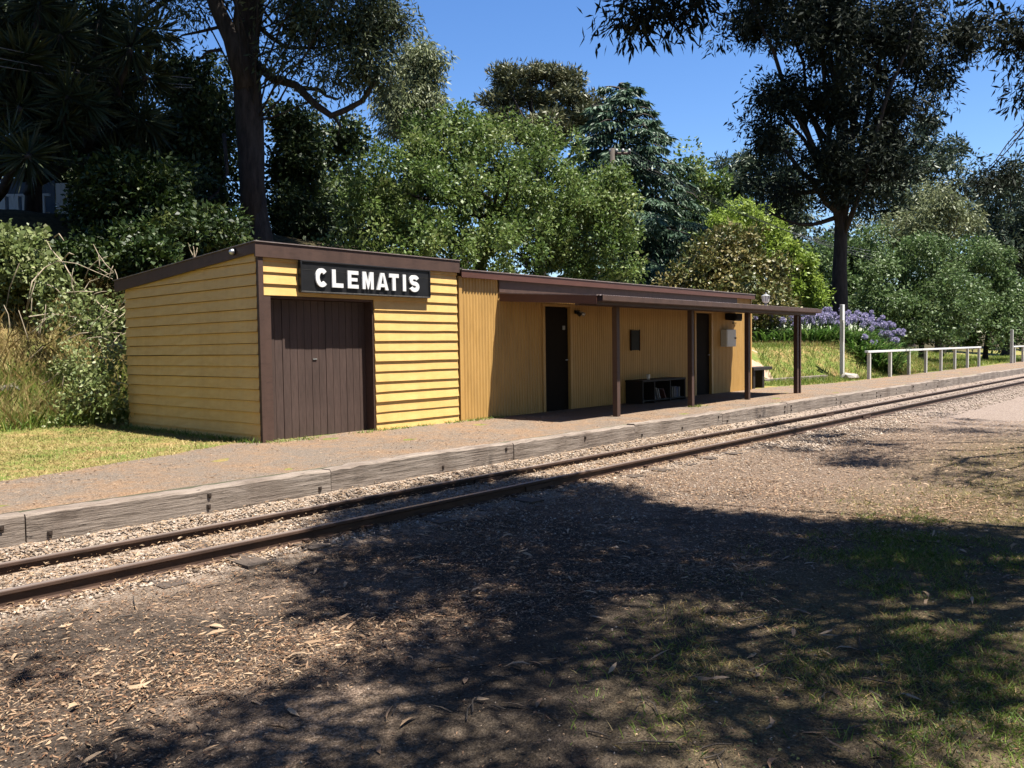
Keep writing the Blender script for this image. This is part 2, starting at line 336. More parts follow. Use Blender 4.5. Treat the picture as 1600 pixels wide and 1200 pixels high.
M_weed = leafmat(k=1.2, name='green_weed', cols=[(.035, .055, .018), (.06, .085, .028), (.10, .125, .045)], rough=.5, tr=.3)
M_bark = mat('dark_rough_bark', [(.018, .014, .012), (.045, .034, .028), (.07, .055, .045)], scale=3, rough=.95, bump=.9, bscale=7, stretch=(3, 3, .7))
M_barkg = mat('grey_brown_bark', [(.05, .04, .032), (.10, .08, .065)], scale=4, rough=.9, bump=.6, stretch=(3, 3, .8))
M_cane = mat('dry_cane', [(.30, .23, .15), (.48, .40, .29)], scale=10, rough=.7)

# ------------------------------------------------------------------ ground
def ax(*segs):
    out = []
    for a, b_, st in segs: out.append(np.arange(a, b_, st))
    return np.concatenate(out+[np.array([segs[-1][1]])])
ter = grid_mesh('embankment', ax((-60, -10, 5), (-10, 46, .35), (46, 80, 2), (80, 400, 20)), ax((-2.62, 14, .22), (14, 40, 1.5), (40, 400, 20)), terr, M_lawn)
ground = grid_mesh('ground', ax((-60, -9, 4), (-9, 10, .11), (10, 30, .5), (30, 400, 10)), ax((-200, -40, 20), (-40, -12, 2), (-12, -2.66, .085)), fgz, M_fore)
# platform surface: a sheet just above the bank's level foot, with a ragged inner edge
def plat_edge(x):
    e = np.minimum(.25, .25+.33*(x+.2))
    e = np.where(x < -6, -1.7, e); e = np.where(x > 0, .12, e)
    return e-.75*S((x-15.5)/5)+.10*wob(x*1., x*0+2., 1.9)+.05*wob(x, x*0, 7.)
xs = ax((-14, 40, .15), (40, 120, 2)); rows = np.linspace(0, 1, 14); e_ = plat_edge(xs)
V = np.stack([np.stack([xs, -2.70+(e_+2.70)*t, terr(xs, -2.70+(e_+2.70)*t)+.006+.008*wob(xs, xs*0+t*3, 1.4)*(t > .05)*(t < .95)], -1) for t in rows], 0).reshape(-1, 3)
nx = len(xs); i_ = np.arange(nx-1)[None, :]+np.arange(len(rows)-1)[:, None]*nx
tag(link('platform', raw_mesh('platform', V, np.stack([i_, i_+1, i_+nx+1, i_+nx], -1).reshape(-1, 4), smooth=True), M_plat), kind='structure')
# sandy path climbing the bank past the end of the station
cl = [np.array(q) for q in ((18.3, 1.35), (18.9, 1.85), (19.7, 2.5), (20.9, 3.3), (22.6, 4.3), (25, 5.6))]
V = []
for k, q in enumerate(cl):
    d = cl[min(k+1, 5)]-cl[max(k-1, 0)]; d /= np.linalg.norm(d); nrm = np.array([-d[1], d[0]])
    for t in (-1, -.5, 0, .5, 1):
        wv = (.62+.08*math.sin(k*2.3)); s_ = q+nrm*t*wv; V.append((s_[0], s_[1], float(terr(s_[0], s_[1]))+.03-.02*abs(t)))
Q = np.array([(k*5+j, k*5+j+1, k*5+j+6, k*5+j+5) for k in range(5) for j in range(4)])
tag(link('path', raw_mesh('path', np.array(V), Q, smooth=True), M_path), kind='structure')

# ------------------------------------------------------------------ platform edge beams
edge = thing('platform_edge', (0, -2.77, -.3), 'long platform edge of weathered grey timber beams laid end to end', 'platform edge')
joints = [-12.76+2.95*k for k in range(26)]
bolt_mb = MB(); bolt_mb.box(-.019, .019, -.004, .02, -.019, .019); bolt_mb.box(-.010, .010, -.014, -.004, -.010, .010); bolt_me = bolt_mb.mesh('bolt'); bolt_me.materials.append(mat('rusted_bolt', [(.02, .014, .01), (.05, .03, .02)], scale=30, rough=.8))
for k, x0 in enumerate(joints[:-1]):
    x1 = joints[k+1]-.012; n = 24 if x0 < 12 else 8
    top = rng.normal(0, .007); fr = rng.normal(0, .006); vs_ = []; fs_ = []
    for i in range(n+1):
        x = x0+(x1-x0)*i/n; j = rng.normal(0, .0035, 6)
        r_ = .016+.010*rng.random(); end = .01 if i in (0, n) else 0
        sag = .012*math.sin(PI*i/n)*math.sin(k*1.9)
        yf = -2.872+fr+j[0]+end; zt = .012+top+sag+j[1]-end
        vs_ += [(x, yf+j[2], -.42), (x, yf, -.15+j[3]), (x, yf, zt-r_), (x, yf+r_, zt), (x, -2.69+j[4], zt-.004), (x, -2.67, -.05), (x, -2.67, -.42)]
    for i in range(n):
        for j in range(7): a = i*7+j; c = i*7+(j+1) % 7; fs_.append((a, c, c+7, a+7))
    fs_ += [tuple(range(6, -1, -1)), tuple(n*7+j for j in range(7))]
    m_ = MB(); m_.add(vs_, fs_); bm_ = m_.build('timber_beam', M_beam, edge, origin=(x0, -2.77, -.1))
    if x0 < 20:
        for bxp in (x0+.17, (x0+x1)/2-.1+.3*rng.random(), x1-.16):
            for bz in (-.075, -.175):
                if rng.random() < .62: link('bolt', bolt_me, None, bm_, (bxp+rng.normal(0, .008), -2.876+fr, bz+rng.normal(0, .006)))

# ------------------------------------------------------------------ track
track = thing('railway_track', (0, -3.6, -.4), 'narrow gauge railway track with rusty rails beside the platform', 'railway track')
prof = [(-.045, -.405), (.045, -.405), (.045, -.392), (.010, -.382), (.010, -.318), (.030, -.306), (.030, -.286), (.024, -.280), (-.024, -.280), (-.030, -.286), (-.030, -.306), (-.010, -.318), (-.010, -.382), (-.045, -.392)]
for yc in (-3.9946, -3.1946):
    m_ = MB(); n = len(prof); xsr = [-60, -8, 0, 10, 30, 60, 140]; vs_ = []; fs_ = []; mi = []
    for x in xsr: vs_ += [(x, yc+u_, v_) for u_, v_ in prof]
    for i in range(len(xsr)-1):
        for j in range(n):
            fs_.append((i*n+j, (i+1)*n+j, (i+1)*n+(j+1) % n, i*n+(j+1) % n)); mi.append(1 if j in (7,) else 0)
    m_.add(vs_, fs_); m_.mi = mi
    m_.build('rail', [M_rail, M_railtop], track, origin=(0, yc, -.3))
sl_me = MB().box(-.10, .10, -.78, .78, -.07, .0).mesh('sleeper'); sl_me.materials.append(M_sleep)
for k in range(64):
    x = -9.6+.68*k+rng.normal(0, .02)
    o = link('sleeper', sl_me, None, track, (x, -3.6+rng.normal(0, .03), -.398+rng.normal(0, .006)), (rng.normal(0, .004), 0, rng.normal(0, .02)))
spk = MB().box(-.03, .03, -.022, .022, 0, .035).mesh('spike'); spk.materials.append(M_rail)
for k in range(10, 24):
    x = -9.6+.68*k
    for yy_ in (-4.065, -3.925): link('spike', spk, None, track, (x, yy_, -.395))
for yc in (-3.9946, -3.1946):
    for xj in (1.1, 12.3):
        for s_ in (-1, 1): bx('fishplate', M_rail, track, xj-.24, xj+.24, yc+s_*.022-.011, yc+s_*.022+.011, -.375, -.322)

# ------------------------------------------------------------------ weatherboard goods shed
HS, WS, DS = 2.772, 3.805, 4.07
shed = thing('goods_shed', (0, 0, 0), 'yellow weatherboard shed with sloping roof and brown plank door, under the station sign', 'shed')
def board(x0, x1, yb, zb, ex, side=False, clip=None):
    """one weatherboard: thick lower edge, thin upper edge tucked under the next"""
    d = rng.normal(0, .0035); t0, t1 = (.038 if side else .031)+rng.normal(0, .002), .007; top = ex-.007 if side else ex+.012
    n = 6; vs_ = []; fs_ = []
    for i in range(n+1):
        x = x0+(x1-x0)*i/n; wv = rng.normal(0, .0016)
        zt = top if clip is None else max(.004, min(top, clip(x)-zb))
        tt = t0+(t1-t0)*zt/top
        lip = .0; P4 = [(x, yb-t0, wv+d*i/n), (x, yb-tt, zt), (x, yb+.004, zt), (x, yb-.002, wv+d*i/n+lip)]
        vs_ += P4
    for i in range(n):
        for j in range(4): a = i*4+j; c = i*4+(j+1) % 4; fs_.append((a, c, c+4, a+4))
    fs_ += [(3, 2, 1, 0), tuple(n*4+j for j in range(4))]
    V_ = [(a, b__, c+zb) for a, b__, c in vs_]
    if side: V_ = [(b__, a, c) for a, b__, c in V_]; fs_ = [f[::-1] for f in fs_]
    m_ = MB(); m_.add(V_, fs_); c0 = np.mean(np.array(V_), 0)
    return m_.build('weatherboard', M_board, shed, origin=tuple(c0))
EX = .159; z0s = 2.035
roofz = lambda y: HS-.055-.0578*y
for k in range(-3, 14):
    zb = z0s-k*EX
    if zb > 2.0: board(.055, WS-.005, 0, zb, EX)
    else: board(1.995, WS-.005, 0, max(zb, -.03), EX if zb > -.03 else EX+zb+.03)
    ztop = roofz(DS/2)
    if k >= -4: board(.012, DS, .0, max(zb-.02, -.03), EX, side=True, clip=lambda y: roofz(y)-.02)
MB().prism([(0, -.03), (DS, -.03), (DS, roofz(DS)), (0, roofz(0))], .030, .045, axis=0).build('wall_lining', M_brown, shed)
# back and right walls, inner frame round the door
bx('wall', M_board, shed, .05, WS-.02, DS-.04, DS, -.03, roofz(DS)-.02)
MB().prism([(.02, 0), (DS-.05, 0), (DS-.05, roofz(DS)-.05), (.02, roofz(0)-.05)], WS-.05, WS-.02, axis=0).build('wall', M_board, shed)
bx('wall_backing', M_brown, shed, 1.99, WS-.06, .006, .05, -.03, 2.6)
bx('wall_backing', M_brown, shed, .06, 1.98, .006, .05, 2.03, 2.6)
bx('door_head', M_brown, shed, .17, 1.98, .004, .30, 2.0, 2.028)
bx('door_jamb', M_brown, shed, 1.965, 1.990, .0, .30, -.03, 1.998)
bx('corner_board', M_brown, shed, -.022, .055, -.045, .012, -.04, 2.552)
bx('door_post', M_brown, shed, .056, .168, -.026, .055, -.04, 2.026)
for k in range(15):                        # door planks, recessed
    x0 = .10+k*.1245; w_ = .1245-.005
    bx('door_plank', M_plank, shed, x0, x0+w_, .18+rng.normal(0, .0015), .21, -.02+rng.normal(0, .004), 1.995, bevel=.003)
bx('door_backing', M_blackp, shed, .08, 1.97, .214, .225, -.02, 1.99)
MB().tube([(.235, .165, 1.30), (.235, .150, 1.28), (.235, .150, 1.10), (.235, .165, 1.08)], .009, 8).build('door_handle', M_steel, shed, smooth=True)
bx('door_bolt', M_steel, shed, .98, 1.05, .168, .179, 1.13, 1.145)
bx('door_hinge', M_brown, shed, .20, .25, .165, .178, .10, .20)
# roof sheet, fascia and barge board
roof = MB().prism([(-.075, HS-.008), (DS+.30, HS-.008-.0578*(DS+.375)), (DS+.30, HS-.020-.0578*(DS+.375)), (-.075, HS-.020)], -.085, WS+.04, axis=0).build('roof', M_roof, shed)
bx('fascia', M_brown, shed, -.07, WS+.035, -.062, -.030, 2.548, HS-.022, bevel=.003)
MB().prism([(-.029, 2.60), (DS+.28, 2.60-.0578*(DS+.3)-.045), (DS+.28, HS-.024-.0578*(DS+.355)), (-.029, HS-.024-.0578*.046)], -.068, -.040, axis=0).build('barge_board', M_brown, shed)
cam_t = thing('security_camera', (-.075, .47, 2.69), 'small silver dome security camera on the shed barge board', 'camera')
MB().tube([(-.068, .47, 2.655), (-.085, .47, 2.655)], .05, 14).build('mount', M_blackp, cam_t, smooth=False)
MB().tube([(-.086, .47, 2.655), (-.11, .465, 2.65), (-.135, .46, 2.642), (-.148, .458, 2.638)], [.043, .043, .034, .012], 14).build('dome', M_steel, cam_t, smooth=True)
tw = MB()
for a, b__, c in ((-.10, .05, .22), (.02, .02, .19), (.07, -.02, .17), (-.02, .0, .14)):
    tw.tube([(-.05, 1.62, 2.655), (-.05+a*.4, 1.62+b__, 2.655+c*.6), (-.05+a*.9, 1.62+b__*2+a, 2.655+c)], [.008, .006, .004], 5)
tag(tw.build('twig', M_cane, None, origin=(-.05, 1.62, 2.65)), 'pale dry twigs standing on the sloping shed roof edge', 'twig')

# ------------------------------------------------------------------ station sign
sign = thing('station_sign', (.63, -.06, 2.105), 'black station sign with white raised letters CLEMATIS on the shed front', 'sign')
bx('board', M_black, sign, .632, 3.108, -.085, -.028, 2.104, 2.532)
bx('board_joint', M_trimw, sign, .66, 3.09, -.0875, -.0845, 2.412, 2.415)
bx('frame', M_trimw, sign, .625, 3.115, -.10, -.028, 2.090, 2.112, bevel=.004); bx('frame', M_black, sign, .625, 3.115, -.10, -.028, 2.524, 2.546, bevel=.004)
bx('frame', M_black, sign, .620, .645, -.101, -.028, 2.1125, 2.5235, bevel=.004); bx('frame', M_black, sign, 3.095, 3.120, -.101, -.028, 2.1125, 2.5235, bevel=.004)
H_ = .262; T_ = .066; ZB = 2.182
def ribbon(pts, t):
    pts = [np.array(p, float) for p in pts]; l = []; r_ = []
    for i, p in enumerate(pts):
        d = pts[min(i+1, len(pts)-1)]-pts[max(i-1, 0)]; d /= np.linalg.norm(d); n = np.array([-d[1], d[0]])
        l.append(p+n*t/2); r_.append(p-n*t/2)
    return l, r_
def arc(cx_, cz_, rx_, rz_, a0, a1, n=14): return [(cx_+rx_*math.cos(math.radians(a0+(a1-a0)*i/n)), cz_+rz_*math.sin(math.radians(a0+(a1-a0)*i/n))) for i in range(n+1)]
def glyph(c, wd):
    h, t = H_, T_
    R = lambda x0, x1, z0, z1: [[(x0, z0), (x1, z0), (x1, z1), (x0, z1)]]
    if c == 'L': return [[(0, 0), (wd, 0), (wd, t*.95), (t, t*.95), (t, h), (0, h)]]
    if c == 'E': return [[(0, 0), (wd, 0), (wd, t*.85), (t, t*.85), (t, h*.5-t*.38), (wd*.9, h*.5-t*.38), (wd*.9, h*.5+t*.38), (t, h*.5+t*.38), (t, h-t*.85), (wd, h-t*.85), (wd, h), (0, h)]]
    if c == 'M': return [[(0, 0), (t*.86, 0), (t*.86, h*.55), (wd*.5-.008, 0), (wd*.5+.008, 0), (wd-t*.86, h*.55), (wd-t*.86, 0), (wd, 0), (wd, h), (wd-t*1.05, h), (wd*.5, h*.40), (t*1.05, h), (0, h)]]
    if c == 'A': return [[(0, 0), (t*1.0, 0), (t*1.25, h*.2), (wd-t*1.25, h*.2), (wd-t*1.0, 0), (wd, 0), (wd*.5+t*.55, h), (wd*.5-t*.55, h)], ('hole', [(t*1.5, h*.37), (wd-t*1.5, h*.37), (wd*.5, h*.74)])]
    if c == 'T': return [[(wd*.5-t*.5, 0), (wd*.5+t*.5, 0), (wd*.5+t*.5, h-t*.9), (wd, h-t*.9), (wd, h), (0, h), (0, h-t*.9), (wd*.5-t*.5, h-t*.9)]]
    if c == 'I': return R(0, wd, 0, h)
def letter(c, x0, x1):
    wd = x1-x0; pieces = []
    m_ = MB(); y0, y1 = -.112, -.086
    def poly(ps): m_.prism([(x0+a, ZB+b__) for a, b__ in ps], y0, y1, axis=1)
    def strip(pts):
        l, r_ = ribbon(pts, T_); n = len(l)
        vs_ = []
        for i in range(n): vs_ += [(x0+l[i][0], y0, ZB+l[i][1]), (x0+r_[i][0], y0, ZB+r_[i][1]), (x0+r_[i][0], y1, ZB+r_[i][1]), (x0+l[i][0], y1, ZB+l[i][1])]
        fs_ = [(i*4+j, i*4+(j+1) % 4, i*4+4+(j+1) % 4, i*4+4+j) for i in range(n-1) for j in range(4)]+[(0, 1, 2, 3), (n*4-1, n*4-2, n*4-3, n*4-4)]
        m_.add(vs_, fs_)
    if c == 'C':
        strip(arc(wd*.52, H_*.5, wd*.5-T_*.42, H_*.5-T_*.42, 42, 318, 22))
    elif c == 'S':
        rx_, rz_ = wd*.5-T_*.5, H_*.25-T_*.22
        strip(arc(wd*.5, H_*.75-T_*.22, rx_, rz_, 20, 270, 16)[:-1]+arc(wd*.5, H_*.25+T_*.22, rx_, rz_, 90, -160, 16))
    elif c == 'A':
        h, t = H_, T_
        poly([(0, 0), (t*.95, 0), (wd*.5+.004, h*.86), (wd*.5+.004, h), (wd*.5-t*.52, h)]); poly([(wd*.5+.0045, h*.86), (wd-t*.95, 0), (wd, 0), (wd*.5+t*.52, h), (wd*.5+.0045, h)])
        y0 += .0015; poly([(t*.9, h*.17), (wd-t*.9, h*.17), (wd-t*1.2, h*.36), (t*1.2, h*.36)])
    else:
        for g in glyph(c, wd): poly(g)
    m_.build('letter', M_letter, sign, origin=((x0+x1)/2, -.1, ZB))
for c, a, b__ in (('C', .866, 1.070), ('L', 1.150, 1.350), ('E', 1.432, 1.632), ('M', 1.708, 1.922), ('A', 1.985, 2.215), ('T', 2.232, 2.428), ('I', 2.512, 2.576), ('S', 2.655, 2.862)): letter(c, a, b__)

# ------------------------------------------------------------------ corrugated station building with awning
XE, HM, DM = 15.15, 2.615, 3.9
stn = thing('station_building', (3.9, 0, 0), 'long ochre corrugated iron station building with brown front awning on posts', 'station')
def corr(x0, x1, z0, z1, y=0., amp=.0085, pitch=.0762, name='wall_sheet', m=None):
    n = max(2, int(round((x1-x0)/pitch*8))); xs_ = np.linspace(x0, x1, n+1)
    V_ = []; 
    for x in xs_: yy_ = y+amp*math.cos(2*PI*x/pitch); V_ += [(x, yy_, z0), (x, yy_, z1)]
    m_ = MB(); m_.add(V_, [(2*i, 2*i+2, 2*i+3, 2*i+1) for i in range(n)])
    return m_.build(name, m or M_sheet, stn, origin=((x0+x1)/2, y, (z0+z1)/2), smooth=True)
D1, D2 = (6.16, 7.02), (12.07, 12.91)
x = 3.925
while x < XE-.1:
    x2 = min(x+.762, XE-.03)
    for d in (D1, D2):
        if x < d[0]-.05 < x2: x2 = d[0]-.045
        if d[0]-.06 <= x < d[1]: x = d[1]+.045; x2 = min(x+.762, XE-.03)
    corr(x, x2, -.02, 2.50); x = x2+.0005
for d in (D1, D2):
    corr(d[0]-.04, d[1]+.04, 2.085, 2.50)
    bx('door', M_dark, stn, d[0]+.035, d[1]-.035, .05, .09, 0, 2.03)
    bx('door_frame', M_sheet, stn, d[0]-.045, d[0]+.03, -.022, .10, -.02, 2.05, bevel=.003); bx('door_frame', M_sheet, stn, d[1]-.03, d[1]+.045, -.022, .10, -.02, 2.05, bevel=.003)
    bx('door_frame', M_sheet, stn, d[0]-.045, d[1]+.045, -.0225, .10, 2.0505, 2.10, bevel=.003)
    MB().tube([(d[1]-.10, .045, 1.0), (d[1]-.10, .0, 1.0), (d[1]-.17, -.002, 1.0)], .011, 8).build('door_handle', M_steel, stn, smooth=True)
bx('door_notice', M_grey, stn, D1[1]-.20, D1[1]-.12, .0455, .0495, 1.60, 1.68)
bx('corner_trim', M_sheet, stn, 3.85, 3.924, -.026, .02, -.03, 2.50, bevel=.003)
bx('corner_trim', M_sheet, stn, XE-.04, XE+.02, -.026, .03, -.03, 2.50, bevel=.003)
MB().prism([(.04, 0), (DM, 0), (DM, HM-.0578*DM-.05), (.04, HM-.06)], XE-.03, XE, axis=0).build('wall', M_sheet, stn)
bx('wall', M_sheet, stn, 3.9, XE-.04, DM-.03, DM, -.03, HM-.0578*DM-.06)
bx('wall_lining', M_darkwood, stn, 3.93, XE-.05, .12, .14, 0, 2.5)
MB().prism([(-.10, HM), (DM+.2, HM-.0578*(DM+.3)), (DM+.2, HM-.014-.0578*(DM+.3)), (-.10, HM-.014)], 3.86, XE+.10, axis=0).build('roof', M_roof, stn)
bx('fascia', M_rust, stn, 3.862, XE+.085, -.088, -.060, 2.475, HM-.016, bevel=.003)
bx('flashing_board', M_brown, stn, 4.87, 14.28, -.034, -.010, 2.262, 2.52)
# awning
AX0, AX1, AY = 4.87, 14.20, -2.172
aw = lambda y: 2.255+.066*y           # upper surface
n = int((AX1-AX0)/.0762*4); V_ = []; F_ = []
xsn = np.linspace(AX0+.02, AX1+.04, n+1)
xa = AX0+.02
while xa < AX1:                       # roof sheets laid down the slope
    xb = min(xa+.762, AX1+.04); k = max(2, int((xb-xa)/.0762*6)); V_ = []
    for x in np.linspace(xa, xb, k+1):
        c = .008*math.cos(2*PI*x/.0762)
        V_ += [(x, AY-.05, aw(AY-.05)+c-.008), (x, -.036, aw(-.036)+c-.008)]
    m_ = MB(); m_.add(V_, [(2*i, 2*i+2, 2*i+3, 2*i+1) for i in range(k)]); m_.build('awning_sheet', M_roof, stn, origin=((xa+xb)/2, -1.1, 2.18), smooth=True); xa = xb+.0005
MB().prism([(AY, aw(AY)-.155), (AY, aw(AY)-.018), (-.036, aw(-.036)-.018), (-.036, aw(-.036)-.155)], AX0-.002, AX0+.026, axis=0).build('awning_barge', M_rust, stn)
MB().prism([(AY, aw(AY)-.155), (AY, aw(AY)-.018), (-.036, aw(-.036)-.018), (-.036, aw(-.036)-.155)], AX1-.026, AX1+.002, axis=0).build('awning_barge', M_brown, stn)
MB().prism([(AY-.012, aw(AY)-.018), (AY-.012, aw(AY)-.001), (-.036, aw(-.036)-.001), (-.036, aw(-.036)-.018)], AX0-.014, AX0+.03, axis=0).build('awning_edge_cap', M_roof, stn)
bx('awning_fascia', M_brown, stn, AX0+.027, AX1-.027, AY+.002, AY+.03, 1.945, 2.085)
gp = [(AY-.105, 2.098), (AY-.105, 2.012), (AY-.09, 1.998), (AY-.002, 1.998), (AY-.002, 2.090), (AY-.010, 2.090), (AY-.010, 2.008), (AY-.086, 2.008), (AY-.096, 2.016), (AY-.096, 2.098)]
MB().prism(gp, AX0+.03, AX1+.10, axis=0).build('gutter', M_brown, stn)
bx('post_beam', M_brown, stn, AX0+.03, AX1-.03, -1.80, -1.70, 1.955, 2.035)
for k in range(11):
    x = AX0+.3+k*.88; MB().prism([(AY+.035, aw(AY)-.075), (AY+.035, aw(AY)-.02), (-.04, aw(0)-.022), (-.04, aw(0)-.11)], x, x+.045, axis=0).build('rafter', M_brown, stn)
for px_ in (6.045, 8.715, 11.27, 14.0, 14.17):
    wd = .05 if px_ < 14 else (.048 if px_ < 14.1 else .030)
    bx('post', M_brown, stn, px_-wd, px_+wd, -1.80, -1.70, -.04, 1.953, bevel=.006)
bx('wall_vent', M_brown, stn, 9.15, 9.50, -.022, -.010, 1.16, 1.60, bevel=.003)
# fittings on the station wall
wl = thing('wall_lamp', (7.21, -.01, 1.95), 'small twin spot lamp on the wall beside the first station door', 'lamp')
bx('base', M_blackp, wl, 7.14, 7.28, -.04, -.012, 1.92, 1.99)
for s_ in (-1, 1): MB().tube([(7.21+s_*.045, -.05, 1.95), (7.21+s_*.06, -.10, 1.93), (7.21+s_*.07, -.15, 1.90)], [.022, .035, .045], 10).build('lamp_head', M_steel if s_ > 0 else M_blackp, wl, smooth=True)
nb = thing('notice_frame', (9.33, -.024, 1.16), 'small black framed notice on the wall above the book bench', 'notice')
bx('panel', M_blackp, nb, 9.165, 9.505, -.034, -.0225, 1.165, 1.60); 
for q in ((9.15, 9.18, 1.15, 1.615), (9.49, 9.52, 1.15, 1.615)): bx('frame', M_dark, nb, q[0], q[1], -.040, -.0226, q[2], q[3])
cab = thing('metal_cabinet', (13.67, -.1, 1.17), 'white metal cabinet mounted on the wall right of the second door', 'cabinet')
bx('body', M_white, cab, 13.38, 13.90, -.18, -.012, 1.20, 1.64, bevel=.008); bx('door', M_white, cab, 13.40, 13.88, -.192, -.1805, 1.22, 1.62, bevel=.004)
MB().tube([(13.82, -.193, 1.42), (13.82, -.23, 1.42)], .02, 10).build('handle', M_blackp, cab)
bx('bracket', M_blackp, cab, 13.902, 13.95, -.16, -.10, 1.33, 1.38)
sp_ = thing('wall_speaker', (13.85, -.2, 2.0), 'black box loudspeaker under the awning above the white cabinet', 'speaker')
MB().prism([(-.30, 1.86), (-.02, 1.90), (-.02, 2.06), (-.32, 2.06)], 13.62, 14.0, axis=0).build('body', M_blackp, sp_, bevel=.01)
bx('grille', M_dark, sp_, 13.65, 13.97, -.326, -.3195, 1.90, 2.04)
for z_ in (1.80, 1.815, 1.83): bx('bracket', M_blackp, sp_, 14.03, 14.25, -.03, -.012, z_, z_+.006)
# book bench
bs = thing('book_bench', (9.5, -.25, 0), 'long dark wooden bench with open shelf of books under the awning', 'bench')
bx('top', M_darkwood, bs, 8.93, 10.78, -.47, -.02, .47, .515, bevel=.004); bx('bottom_shelf', M_darkwood, bs, 8.97, 10.74, -.45, -.03, .05, .075)
bx('back', M_darkwood, bs, 8.97, 10.74, -.028, -.020, .076, .469)
for xd in (8.94, 9.42, 10.08, 10.74): bx('upright', M_darkwood, bs, xd, xd+.035, -.46, -.03, .0, .469)
bcol = [((.26, .25, .23), 'white'), ((.22, .21, .20), 'pale grey'), ((.15, .05, .04), 'red'), ((.10, .14, .25), 'blue'), ((.22, .19, .14), 'cream'), ((.24, .24, .28), 'slate')]
bookm = [mat('book_cover_'+n_.replace(' ', '_'), [c], scale=20, rough=.6) for c, n_ in bcol]
M_page = mat('book_pages', [(.55, .50, .42)], scale=40, rough=.9)
spots = [(9.55, -.38, 0), (9.66, -.36, 1), (9.74, -.37, 0), (9.98, -.5, 2), (10.18, -.05, 2), (10.26, .0, 4), (10.34, .04, 1), (10.42, 0, 5), (10.50, .0, 3), (10.58, 0, 0)]
for k, (xb, tl, ci) in enumerate(spots):
    b_ = thing('book', (xb, -.33, .078), 'thin %s book in the bench shelf, %s' % (bcol[ci][1], ['leaning at the left end', 'second in the leaning row', 'third in the leaning row', 'slumped against the divider', 'first beside the divider', 'second right of the divider', 'third right of the divider', 'fourth right of the divider', 'last but one on the right', 'last on the right'][k]), 'book', 'books in the bench shelf')
    b_.rotation_euler = (0, tl, 0); h_ = .22+.05*rng.random()
    MB().add([(-.016, -.085, 0), (.016, -.085, 0), (.016, .08, 0), (-.016, .08, 0), (-.016, -.085, h_), (.016, -.085, h_), (.016, .08, h_), (-.016, .08, h_)], [(0, 3, 2, 1), (4, 5, 6, 7), (0, 1, 5, 4), (1, 2, 6, 5), (3, 0, 4, 7)])
    m_ = MB(); m_.box(-.016, -.012, -.085, .08, 0, h_); m_.box(.012, .016, -.085, .08, 0, h_); m_.box(-.012, .012, -.085, -.08, 0, h_)
    o = link('cover', m_.mesh('cover'), bookm[ci], b_, tuple(WL[b_])); o.location = (0, 0, 0)
    o = link('pages', MB().box(-.0118, .0118, -.0798, .074, .006, h_-.006).mesh('pages'), M_page, b_, tuple(WL[b_])); o.location = (0, 0, 0)
tc_ = thing('cup', (9.35, -.35, .516), 'pale paper cup standing on the dark book bench', 'cup')
MB().tube([(9.35, -.35, .517), (9.35, -.35, .62)], [.032, .042], 14).build('body', M_white, tc_, smooth=True)
MB().tube([(9.35, -.35, .6205), (9.35, -.35, .632)], [.045, .043], 14).build('lid', M_greyw, tc_)
# lantern on the awning roof
ln = thing('lantern', (13.9, -1.0, 2.20), 'small white lantern ornament on the awning roof near its far end', 'lantern')
MB().tube([(13.9, -1, 2.19), (13.9, -1, 2.30)], .035, 10).build('stem', M_grey, ln)
MB().tube([(13.9, -1, 2.30), (13.9, -1, 2.33), (13.9, -1, 2.45), (13.9, -1, 2.47)], [.05, .08, .10, .10], 8).build('glass', M_white, ln)
MB().tube([(13.9, -1, 2.4705), (13.9, -1, 2.50), (13.9, -1, 2.53), (13.9, -1, 2.57)], [.12, .07, .02, .012], 8).build('cap', M_grey, ln)
for k in range(8):
    a = 2*PI*k/8+.39; MB().tube([(13.9+.082*math.cos(a), -1+.082*math.sin(a), 2.33), (13.9+.102*math.cos(a), -1+.102*math.sin(a), 2.468)], .007, 5).build('rib', M_grey, ln)

# ------------------------------------------------------------------ right-hand platform furniture
bn = thing('bench', (16.6, .35, 0), 'dark brown slab bench beyond the far end of the station', 'bench')
bx('seat', M_darkwood, bn, 15.55, 16.78, .10, .52, .51, .60, bevel=.01)
for xl in (15.65, 16.25): bx('leg', M_darkwood, bn, xl, xl+.13, .16, .46, -.02, .509, bevel=.008)
ed = thing('garden_edging', (20, 1., 0), 'pale sleeper edging low on the grass beyond the bench', 'edging')
for (a, b__) in (((18.2, 1.05), (20.1, .82)), ((20.12, .82), (22.1, .56))):
    m_ = MB(); A_ = np.array([a[0], a[1]]); B_ = np.array([b__[0], b__[1]]); d = (B_-A_)/np.linalg.norm(B_-A_); nn = np.array([-d[1], d[0]])*.09
    vs_ = [(*(q+s_*nn), z_) for z_ in (-.05, .16) for q, s_ in ((A_, -1), (B_, -1), (B_, 1), (A_, 1))]
    m_.add(vs_, [(0, 3, 2, 1), (4, 5, 6, 7), (0, 1, 5, 4), (1, 2, 6, 5), (2, 3, 7, 6), (3, 0, 4, 7)]); m_.build('sleeper', M_beam, ed, bevel=.012)
wp = thing('white_post', (22.87, .27, 0), 'tall white wooden post with small sign board beside the fence', 'post')
bx('post', M_greyw, wp, 22.79, 22.93, .21, .33, -.05, 2.57, bevel=.006)
bx('sign_board', M_white, wp, 22.60, 22.788, .16, .19, 2.02, 2.56, bevel=.004); bx('lower_board', M_greyw, wp, 22.70, 22.788, .17, .19, 1.30, 1.95, bevel=.004)
fn = thing('white_fence', (30.6, -.65, 0), 'low white post and rail fence along the platform back edge', 'fence')
bx('rail', M_white, fn, 22.55, 38.7, -.71, -.59, .90, .97, bevel=.006)
for k in range(8):
    x = 22.80+k*2.24; bx('post', M_greyw, fn, x-.06, x+.06, -.70, -.60, -.1, .899, bevel=.005)
